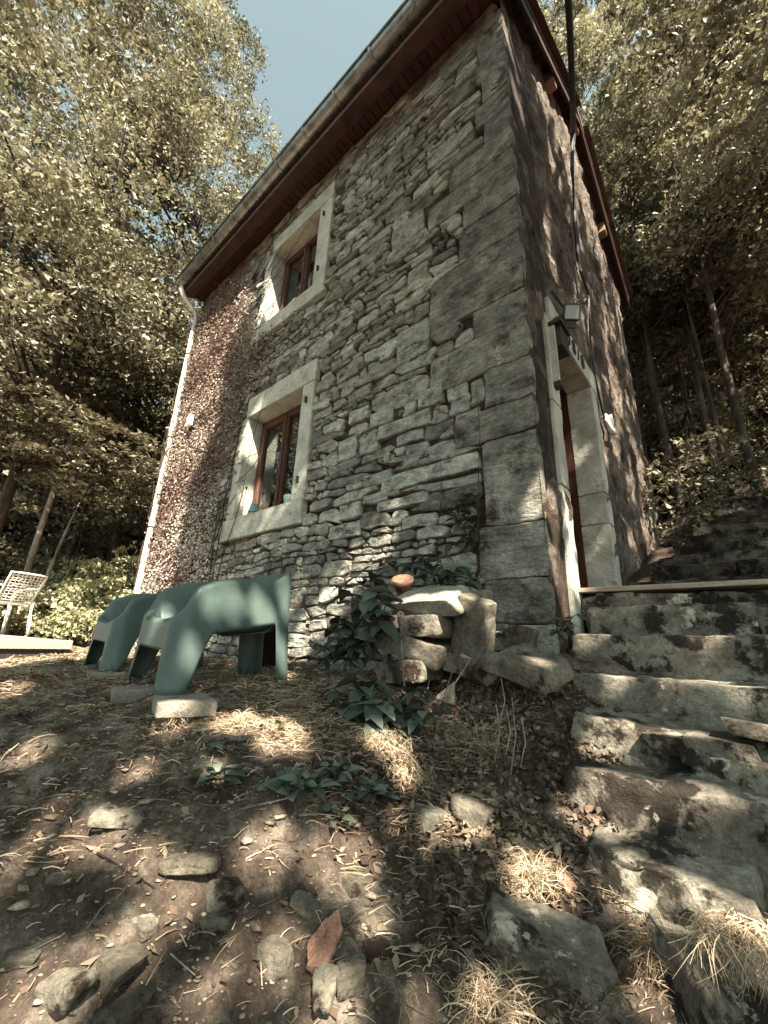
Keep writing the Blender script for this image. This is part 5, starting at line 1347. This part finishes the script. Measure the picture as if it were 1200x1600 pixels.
# bent dead stems and twigs
def twig(pts, r0, label, i):
    P = [hit(a, b)+np.array([0, 0, c]) if Y_ is None else onY(a, b, Y_) for (a, b, c, Y_) in pts]
    mb = MB(); mb.tube(P, np.linspace(r0, r0*.4, len(P)), 5); o = mb.build('dry_twig', LIGHTBARK if i % 2 else BARK)
    tag(o, label, 'twig', 'dead stems on the bank'); return o
TW = [([(625, 1070, .0, 1.6), (608, 1010, 0, 1.58)], .004, 'straight pale dead stem leaning up beside the low shrub'), ([(632, 1072, 0, 1.6), (627, 1000, 0, 1.6)], .004, 'second pale dead stem beside the leaning one'),
      ([(690, 1100, 0, 1.6), (720, 1010, 0, 1.66)], .003, 'thin stem crossing in front of the ledge stones'), ([(650, 1110, 0, 1.55), (700, 1085, 0, 1.6), (735, 1030, 0, 1.66)], .003, 'bent stem right of the low shrub'),
      ([(655, 1125, 0, 1.5), (675, 1160, 0, 1.4), (678, 1190, 0, 1.35)], .003, 'curved rootlet hanging on the bank'), ([(610, 1165, 0, 1.35), (640, 1180, 0, 1.3), (665, 1210, 0, 1.25)], .003, 'arched pale rootlet on the bank'),
      ([(700, 1240, .01, None), (735, 1210, .02, None), (760, 1215, .01, None)], .003, 'forked twig on the soil below the slope'), ([(725, 1225, .01, None), (722, 1190, .03, None)], .0025, 'short upright twig on the slope'),
      ([(560, 1325, .01, None), (640, 1345, .015, None), (690, 1365, .01, None)], .0025, 'long thin twig lying across the middle'), ([(600, 1420, .01, None), (630, 1450, .012, None)], .002, 'pale straw stem above the fallen leaf'),
      ([(590, 1290, .02, None), (650, 1280, .02, None)], .003, 'pale twig lying at the foot of the bank'), ([(20, 1510, .01, None), (100, 1470, .012, None)], .002, 'thin stem at the lower left'), ([(150, 1340, .01, None), (240, 1395, .01, None)], .0025, 'dark twig left of the round fleck'),
      ([(380, 1270, .01, None), (470, 1255, .02, None)], .003, 'dark twig at the middle left'), ([(960, 1420, .02, None), (1020, 1480, .06, None)], .0018, 'thin straw crossing the lowest step'), ([(930, 1500, .03, None), (1000, 1470, .05, None)], .003, 'pale bent stem between boulders'),
      ([(870, 1470, .02, None), (940, 1545, .02, None), (990, 1590, .02, None)], .002, 'long stem near the bottom right boulders'), ([(265, 1500, .01, None), (310, 1540, .01, None)], .002, 'pale stem in the lower left soil'), ([(80, 1240, .01, None), (130, 1200, .02, None)], .002, 'stem near the dark slab')]
for i, (pts, r0, lab_) in enumerate(TW): twig(pts, r0, lab_, i)
for i, (px, y0_, y1_) in enumerate([(775, 1100, 1190), (800, 1090, 1210), (792, 1110, 1180), (815, 1120, 1200), (783, 1060, 1130)]):
    twig([(px, y0_, 0, 1.55), (px+6, (y0_+y1_)/2, 0, 1.5), (px-2, y1_, 0, 1.46)], .0022, ['slender dead stalk hanging on the dark slope', 'tallest dead stalk on the dark slope', 'short stalk between the hanging stalks', 'right-hand stalk on the dark slope', 'upper stalk below the tilted pale slab'][i], 1)

# ------------------------------------------------------------------ sunlit shrubs by the deck, and the woods
x_, y_ = at_dist(150, 7.6); 
def shrub(px, d, py_top, w_, label, seed, mat=LEAFSHRUB, n=9000, ls=.09, zb=None):
    x_, y_ = at_dist(px, d); zb_ = hgt(x_, y_) if zb is None else zb
    r = ray(px, py_top); zt = r[2]/math.hypot(r[0], r[1])*d; h = zt-zb_
    root = tag(empty('shrub', (x_, y_, zb_)), label, 'shrub', 'shrubs at the edge of the wood')
    R2 = np.random.default_rng(seed)
    P, Pc = crown_points((0, 0, h*.5), (w_, w_*.8, h*.52), n//30, 30, R2, spread=.22, seed=seed, gate=-.25, shell=.45)
    P = P[P[:, 2] > -.1]
    leaves_obj('foliage', P, ls*(.6+.7*R2.random(len(P))), mat, root, seed=seed, asp=.6)
    mb = MB()
    for k in range(9): q_ = Pc[R2.integers(len(Pc))]; mb.tube([(0, 0, 0), tuple(q_*.5+np.array([0, 0, .1])), tuple(q_)], [.02, .012, .004], 5)
    mb.build('stems', BARK, root); return root
shrub(185, 9.6, 862, 1.5, 'bright sunlit shrub right of the white chair, next to the downpipe foot', 501)
shrub(105, 10.2, 905, 1.3, 'low sunlit shrub behind the white chair', 502, n=7000)
shrub(225, 11, 885, 1.1, 'pale shrub half hidden by the house corner', 503)
shrub(20, 10.5, 930, 1.2, 'low shrub at the left edge behind the table', 504)
shrub(165, 8.3, 948, .9, 'ground-hugging sunlit bush behind the second green chair', 505, n=6000, ls=.07)
def tb(px, d): x_, y_ = at_dist(px, d); return (x_, y_, hgt(x_, y_)-.1)
def cz(px, py, d):
    r = ray(px, py); k = d/math.hypot(r[0], r[1]); return r*k
TG = 'trees at the left of the house'
# big left trees; crowns are read from the outline against the sky
tree('beech_tree', 'big leafy beech filling the upper left, its edge against the sky above the gutter', tb(150, 13), 15, [(cz(150, 260, 13.5), (4.2, 4.2, 3.6)), (cz(250, 90, 14), (3.0, 3.0, 3.2)), (cz(60, 60, 13), (4, 4, 3.6)), (cz(310, 260, 14.5), (2.1, 2.1, 2.1)), (cz(340, 400, 15), (2.0, 2.0, 1.9)), (cz(395, 215, 15.5), (1.25, 1.25, 1.5)), (cz(350, 60, 15), (1.5, 1.5, 1.6))], 105000, .13, 601, group=TG, spread=.55, trunk_r=.13)
tree('beech_tree', 'nearer beech at the far left with pale hanging sprays', tb(-60, 9), 11, [(cz(0, 430, 9.5), (2.6, 2.6, 2.4)), (cz(-60, 200, 9), (3.2, 3.2, 3.0))], 52000, .105, 602, group=TG, spread=.5, trunk_r=.1)
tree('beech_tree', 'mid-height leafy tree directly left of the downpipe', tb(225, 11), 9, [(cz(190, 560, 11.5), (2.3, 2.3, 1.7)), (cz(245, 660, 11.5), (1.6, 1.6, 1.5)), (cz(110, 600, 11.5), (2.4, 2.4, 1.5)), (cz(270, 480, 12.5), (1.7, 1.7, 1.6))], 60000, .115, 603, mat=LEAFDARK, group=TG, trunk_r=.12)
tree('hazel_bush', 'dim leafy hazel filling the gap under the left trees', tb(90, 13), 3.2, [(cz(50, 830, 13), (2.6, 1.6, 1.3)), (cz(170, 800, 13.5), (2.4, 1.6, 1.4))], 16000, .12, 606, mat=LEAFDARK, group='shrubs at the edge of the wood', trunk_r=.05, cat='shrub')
tree('young_beech_tree', 'young tree with a pale trunk and level sunlit sprays behind the white chair', tb(40, 9.6), 2.6, [(cz(110, 700, 8), (1.35, 1.35, .33)), (cz(170, 760, 8.3), (1.1, 1.1, .25)), (cz(40, 640, 8), (1.0, 1.0, .3)), (cz(200, 735, 8.4), (.6, .6, .2))], 15000, .09, 604, group=TG, bark=LIGHTBARK, trunk_r=.06, spread=.3, lean=(.15, .2), nlimb=0, shell=.1, flat=.12, upbias=2)
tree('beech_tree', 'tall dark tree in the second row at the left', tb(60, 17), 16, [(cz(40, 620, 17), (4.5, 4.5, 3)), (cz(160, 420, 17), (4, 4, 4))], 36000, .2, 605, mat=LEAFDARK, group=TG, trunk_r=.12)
for k, (px, d, r_, lab_) in enumerate([(14, 10, .05, 'slim bare trunk at the far left edge of the wood'), (75, 12, .05, 'bare trunk behind the young tree at the left'), (150, 13.5, .05, 'dim trunk right of the pale young trunk'), (195, 15, .05, 'dim trunk nearest the downpipe in the dark gap')]):
    b_ = tb(px, d); mb = MB(); mb.tube([(0, 0, 0), (.1, 0, 2), (.0, .1, 4.5), (.15, 0, 8)], [r_*1.2, r_, r_*.8, r_*.4], 8)
    root = tag(empty('bare_tree', b_), lab_, 'tree', TG); mb.build('trunk', LIGHTBARK if k == 0 else BARK, root, smooth=True)
    Pt = np.random.default_rng(k).normal(size=(900, 3))*np.array([.7, .7, .5])+np.array([.1, 0, 6.5]); leaves_obj('crown', Pt, .1+.05*R.random(900), LEAFDARK, root, seed=k)
TR = 'trees on the bank at the right'
behind = lambda P: ~((P[:, 0] < XV+.25) & (P[:, 1] > YF-.6) & (P[:, 1] < YB+.6) & (P[:, 2] < 9.3))
rt = [(1000, 11.5, [((960, 130), (2.6, 2.6, 2.2), 12), ((1010, 300), (2.2, 2.2, 1.7), 11.5), ((900, 30), (2.4, 2.4, 2.0), 13)], 46000, .14, 'tall leafy tree directly behind the gable roof'),
      (1100, 10.5, [((1100, 180), (2.4, 2.4, 2.0), 10), ((1080, 400), (2.2, 2.2, 1.5), 11), ((1180, 330), (2.0, 2.0, 1.6), 10)], 46000, .13, 'leafy tree above the upper steps, sunlit at the top'),
      (1240, 9.0, [((1190, 90), (2.2, 2.2, 1.9), 8), ((1230, 260), (2.0, 2.0, 1.5), 8.5), ((1090, 30), (1.6, 1.6, 1.4), 8.5)], 34000, .12, 'near tree at the right edge with large bright leaves at the top'),
      (1060, 14.5, [((1060, 480), (3.2, 3.2, 1.9), 14), ((1000, 560), (2.2, 2.2, 1.4), 13), ((1170, 520), (3.0, 3.0, 1.7), 14), ((1100, 640), (2.6, 2.6, 1.0), 14), ((1030, 690), (2.2, 2.2, .8), 13)], 52000, .16, 'dark tree in the middle of the wood at the right'),
      (1190, 17, [((1200, 400), (4.5, 4.5, 4), 18), ((950, 350), (4, 4, 4), 19), ((1080, 200), (4, 4, 4), 19)], 36000, .24, 'tall far tree closing the view at the right')]
for k, (px, d, cr, nl, ls, lab_) in enumerate(rt):
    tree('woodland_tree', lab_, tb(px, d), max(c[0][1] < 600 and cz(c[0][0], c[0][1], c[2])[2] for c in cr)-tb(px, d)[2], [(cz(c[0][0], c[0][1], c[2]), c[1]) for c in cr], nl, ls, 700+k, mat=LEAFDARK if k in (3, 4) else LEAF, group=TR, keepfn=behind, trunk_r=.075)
tl = ['straight dark trunk nearest the gable corner', 'dark trunk in the gap left of the middle of the wood', 'slim trunk in the middle of the dark wood', 'leaning trunk right of the middle trunk', 'pale-edged trunk near the bright gaps', 'thick dark trunk near the right edge', 'slim trunk at the right edge of the picture', 'far thin trunk in the shade', 'far trunk between the bright gaps']
for k, (px, d, r_, ln) in enumerate([(1025, 10, .05, .1), (1055, 11.5, .045, 0), (1095, 11, .055, -.1), (1122, 12.5, .04, .5), (1150, 12, .045, 0), (1172, 11, .075, .1), (1193, 10, .04, 0), (1080, 15, .07, 0), (1140, 16, .07, .2)]):
    b_ = tb(px, d); hh = 7
    root = tag(empty('bare_tree', b_), tl[k], 'tree', TR); mb = MB(); mb.tube([(0, 0, 0), (ln*.3, 0, 2), (ln*.6, .1, 4.2), (ln, 0, hh)], [r_*1.25, r_, r_*.8, r_*.4], 8)
    for j in range(5): a = random.uniform(0, 6.28); z1_ = random.uniform(2.5, 6); mb.tube([(ln*z1_/hh, 0, z1_), (ln*z1_/hh+math.cos(a)*.9, math.sin(a)*.9, z1_+random.uniform(-.1, .6))], [r_*.3, r_*.1], 4)
    mb.build('trunk', BARK, root, smooth=True)
    R2 = np.random.default_rng(900+k); Pt, _ = crown_points((ln, 0, hh-.5), (1.3, 1.3, 1.2), 45, 40, R2, seed=k, gate=-.5); leaves_obj('crown', Pt, .11+.06*R2.random(len(Pt)), LEAFDARK, root, seed=k)
# undergrowth on the bank and the far wood that reads as one mass
R2 = np.random.default_rng(55)
x = R2.uniform(-.6, 7, 9000); y = R2.uniform(4.2, 14, 9000); k = ~((x < 2.6) & (y < 7.7)); x, y = x[k], y[k]; z_ = hfull(x, y)+.05+(.25+.25*np.clip(y-7, 0, 4))*R2.random(len(x))**1.5
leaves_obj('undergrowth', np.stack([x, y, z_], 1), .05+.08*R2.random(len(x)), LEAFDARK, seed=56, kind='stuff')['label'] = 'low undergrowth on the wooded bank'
th = R2.uniform(-1.75, .75, 60000); dd = R2.uniform(19, 27, 60000); x = np.sin(th)*dd; y = np.cos(th)*dd; zz_ = hbase(x, y)+R2.uniform(-.5, 1, 60000)+13*R2.random(60000)**1.6*(1+.25*np.sin(th*9))
P = np.stack([x, y, zz_], 1); P = P[fbm(P, .25, 57, 3) > -.12-.5*(zz_ < 7)]
R4 = np.random.default_rng(66); m4 = 26000
th4 = np.r_[R4.uniform(-1.65, -.75, m4), R4.uniform(-.05, .6, m4)]; d4 = R4.uniform(15.5, 18.5, 2*m4); x4 = np.sin(th4)*d4; y4 = np.cos(th4)*d4
P4 = np.stack([x4, y4, hbase(x4, y4)+6.5*R4.random(2*m4)], 1); P4 = P4[fbm(P4, .5, 67, 3) > -.45]
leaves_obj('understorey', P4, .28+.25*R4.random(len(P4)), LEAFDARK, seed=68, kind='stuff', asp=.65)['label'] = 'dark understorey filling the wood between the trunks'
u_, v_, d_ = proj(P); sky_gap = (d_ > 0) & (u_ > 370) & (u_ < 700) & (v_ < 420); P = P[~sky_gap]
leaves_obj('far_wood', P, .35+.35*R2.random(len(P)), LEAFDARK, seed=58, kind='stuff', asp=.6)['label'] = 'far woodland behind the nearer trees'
# low bushes hiding the foot of the gable's far end
x_, y_ = -.55, 6.9
root = tag(empty('shrub', (-.2, 6.6, hgt(-.2, 6.6))), 'dark bush at the far foot of the gable wall', 'shrub', 'shrubs at the edge of the wood')
R3 = np.random.default_rng(8); Pq, _ = crown_points((0, 0, .5), (.6, .9, .9), 90, 30, R3, spread=.22, seed=5, gate=-.5); leaves_obj('foliage', Pq, .05+.05*R3.random(len(Pq)), LEAFDARK, root, seed=3)

# ------------------------------------------------------------------ the trees beside and behind the viewpoint whose crowns shade the yard
# sun flecks: gaps in those crowns, each a beam of light that reaches a read place
FL = []
def fl_g(px, py, rp): g = hit(px, py); FL.append((g, rp*float(g @ fwd)/F_PX))
def fl_y(px, py, Y, rp): g = onY(px, py, Y); FL.append((g, rp*float(g @ fwd)/F_PX))
for a in [(272, 1137, 24), (370, 1133, 36), (440, 1162, 40), (215, 1208, 18), (45, 1180, 26), (150, 1308, 36), (55, 1325, 30), (228, 1335, 18), (275, 1395, 40), (110, 1255, 16), (330, 1215, 16),
          (418, 1325, 40), (535, 1345, 46), (640, 1300, 28), (600, 1165, 32), (632, 1222, 20), (722, 1290, 32), (830, 1382, 44), (5, 1400, 24), (418, 1490, 38), (205, 1478, 30), (330, 1560, 22),
          (50, 1572, 54), (775, 1592, 36), (520, 1582, 26), (640, 1570, 16), (1010, 1550, 18), (20, 1085, 20), (590, 1450, 14)]: fl_g(*a)
for a in [(595, 838, 2.2, 12), (575, 860, 2.2, 14), (552, 885, 2.2, 16), (530, 910, 2.2, 20), (508, 935, 2.2, 20), (490, 960, 2.2, 20), (472, 985, 2.2, 18), (760, 958, 1.8, 26), (690, 935, 1.75, 26), (650, 930, 1.75, 22), (720, 930, 1.75, 20), (628, 912, 1.95, 8), (650, 1060, 1.75, 20),
          (925, 1285, 1.6, 42), (955, 1250, 1.6, 26), (1000, 1420, 1.4, 26), (1060, 1440, 1.4, 20), (1165, 1460, 1.35, 34), (1190, 1440, 1.35, 24), (930, 1165, 1.83, 14), (1030, 1062, 2.2, 10), (700, 1085, 1.65, 16), (1110, 1055, 2.25, 12), (830, 1045, 1.8, 14), (930, 994, 2.4, 12), (1100, 998, 2.4, 12), (965, 1062, 2.12, 10), (1060, 1064, 2.12, 12), (1150, 1068, 2.12, 12), (1010, 1160, 1.86, 14), (1080, 1170, 1.9, 14), (950, 1135, 1.88, 12), (1180, 1190, 1.85, 16), (1000, 1228, 1.63, 14), (915, 1250, 1.6, 22), (1060, 1245, 1.65, 12), (1110, 1250, 1.65, 12), (970, 1380, 1.4, 18), (398, 738, 2.3, 5), (390, 690, 2.3, 4), (432, 430, 2.3, 8), (425, 470, 2.3, 8), (415, 490, 2.3, 6)]: fl_y(*a)
for a in [(862, 800, 12), (872, 890, 16), (880, 925, 16), (888, 830, 9), (893, 900, 12), (850, 770, 8), (905, 780, 6), (800, 80, 14), (812, 160, 12)]:
    g = onX(a[0], a[1], XC); FL.append((g, .05+a[2]*.0015))
# flecks on the right flank of the near chair
CW = lambda x_, y_, z_: np.array(ch.matrix_basis @ Vector((x_, y_, z_)))
bpy.context.view_layer.update()
for (x_, y_, z_, r_) in [(.27, .24, .44, .03), (.27, .42, .42, .045), (.27, .44, .36, .035), (.27, .58, .54, .045), (.27, .60, .2, .035), (.27, .14, .40, .03), (-.15, .05, .38, .04), (.0, .02, .30, .05), (.27, .08, .15, .03)]:
    p_ = CW(x_, y_, z_); FL.append((p_, r_))
FLp = np.array([f[0] for f in FL]); FLr = np.array([f[1] for f in FL])
def shade_keep(P, mg=.047):
    """leaf positions that would shade places the photo shows in open sun are left empty; so are the flecks' beams"""
    keep = np.ones(len(P), bool)
    # onto the front wall plane
    t = (P[:, 1]-YF)/SUN[1]; Q = P-t[:, None]*SUN
    onw = (t > 0) & (Q[:, 0] > XL-1) & (Q[:, 0] < XC) & (Q[:, 2] > -.3) & (Q[:, 2] < 6.5)
    wob = fbm(Q*np.array([1, 0, 1]), 1.1, 91, 3)*.55
    lim = np.interp(Q[:, 2], [0, 1.2, 2.2, 3.6, 5.2, 6.5], [-5.75, -5.55, -5.35, -4.95, -4.35, -4.1])+wob
    keep &= ~(onw & (Q[:, 0] < lim))
    t2 = (P[:, 2]+.25)/SUN[2]; G = P-t2[:, None]*SUN
    ong = ~onw
    limg = np.interp(G[:, 1], [-2, 1.2, 2.2], [-4.3, -4.0, -4.6])+fbm(G*np.array([1, 1, 0]), 1.4, 92, 2)*.3
    keep &= ~(ong & (G[:, 0] < limg) & (G[:, 1] < 2.4)); keep &= ~(ong & (G[:, 0] < -5.2))
    tg = (P[:, 0]-XC)/SUN[0]; Qg = P-tg[:, None]*SUN
    ong_ = (tg > 0) & (Qg[:, 1] > YF+.05) & (Qg[:, 1] < YB+.5) & (Qg[:, 2] > .3) & (Qg[:, 2] < 8)
    keep &= ~(ong_ & (Qg[:, 1] > 2.85) & (fbm(Qg*np.array([0, 1, .6]), 4.6, 93, 2) > .10))
    for s in range(0, len(P), 20000):
        e = slice(s, s+20000); d = P[e, None]-FLp[None]; al = (d*SUN).sum(-1); pd = np.linalg.norm(d-al[..., None]*SUN, axis=-1)
        keep[e] &= ~((pd < FLr*.85+mg) & (al > 0)).any(1)
    # keep the lens's own view clear
    u, v, dd = proj(P); keep &= ~((dd > 0) & (u > -80) & (u < 1280) & (v > -80) & (v < 1700))
    return keep
tree('shade_tree', 'broad beech standing right of the viewpoint, its crown shading the yard', (3.6, -2.9, -1.0), 7.6, [((1.4, -1.9, 4.9), (2.8, 1.7, 1.1)), ((3.0, -1.0, 5.0), (1.9, 1.9, 1.2)), ((3.2, -2.6, 6.5), (2.6, 2.2, 1.6))], 150000, .095, 801, group='crowns shading the yard', keepfn=shade_keep, gate=-9, shell=.1, trunk_r=.22, nlimb=16, spread=.5, asp=.6)
tree('shade_tree', 'tall beech right of the steps, its crown shading the house front', (4.3, .6, .2), 13, [((2.9, -.3, 11.0), (2.6, 2.2, 2.4)), ((4.0, .3, 8.6), (2.2, 2.0, 2.4)), ((2.3, -1.2, 12.6), (2.2, 1.8, 1.8))], 70000, .135, 802, group='crowns shading the yard', keepfn=lambda P: shade_keep(P, .135), gate=-9, shell=.1, trunk_r=.22, nlimb=16, spread=.5, asp=.6)
tree('shade_tree', 'beech on the bank right of the gable, its crown breaking the light into streaks', (5.2, 4.4, 1.6), 12, [((4.2, 2.6, 10.0), (2.4, 2.8, 2.6)), ((5.0, 4.6, 9.5), (2.2, 2.4, 3.4))], 42000, .11, 803, group='crowns shading the yard', keepfn=shade_keep, gate=-.12, gfreq=1.2, shell=.1, trunk_r=.2, nlimb=16, spread=.4, asp=.6)

tree('shade_tree', 'unseen wide beech added behind the viewpoint, its crown dimming the yard', (-2.5, -4.5, -1.0), 8.5, [((-1.2, -2.9, 6.6), (3.2, 2.2, 1.3)), ((-4.0, -3.6, 7.0), (2.6, 2.2, 1.4)), ((1.4, -4.4, 6.8), (2.6, 2.0, 1.5))], 42000, .18, 804, group='crowns shading the yard', keepfn=lambda P: shade_keep(P, .15), gate=-9, shell=.1, trunk_r=.2, nlimb=16, spread=.5, asp=.6)  # added out of view to hold sky light off the ground
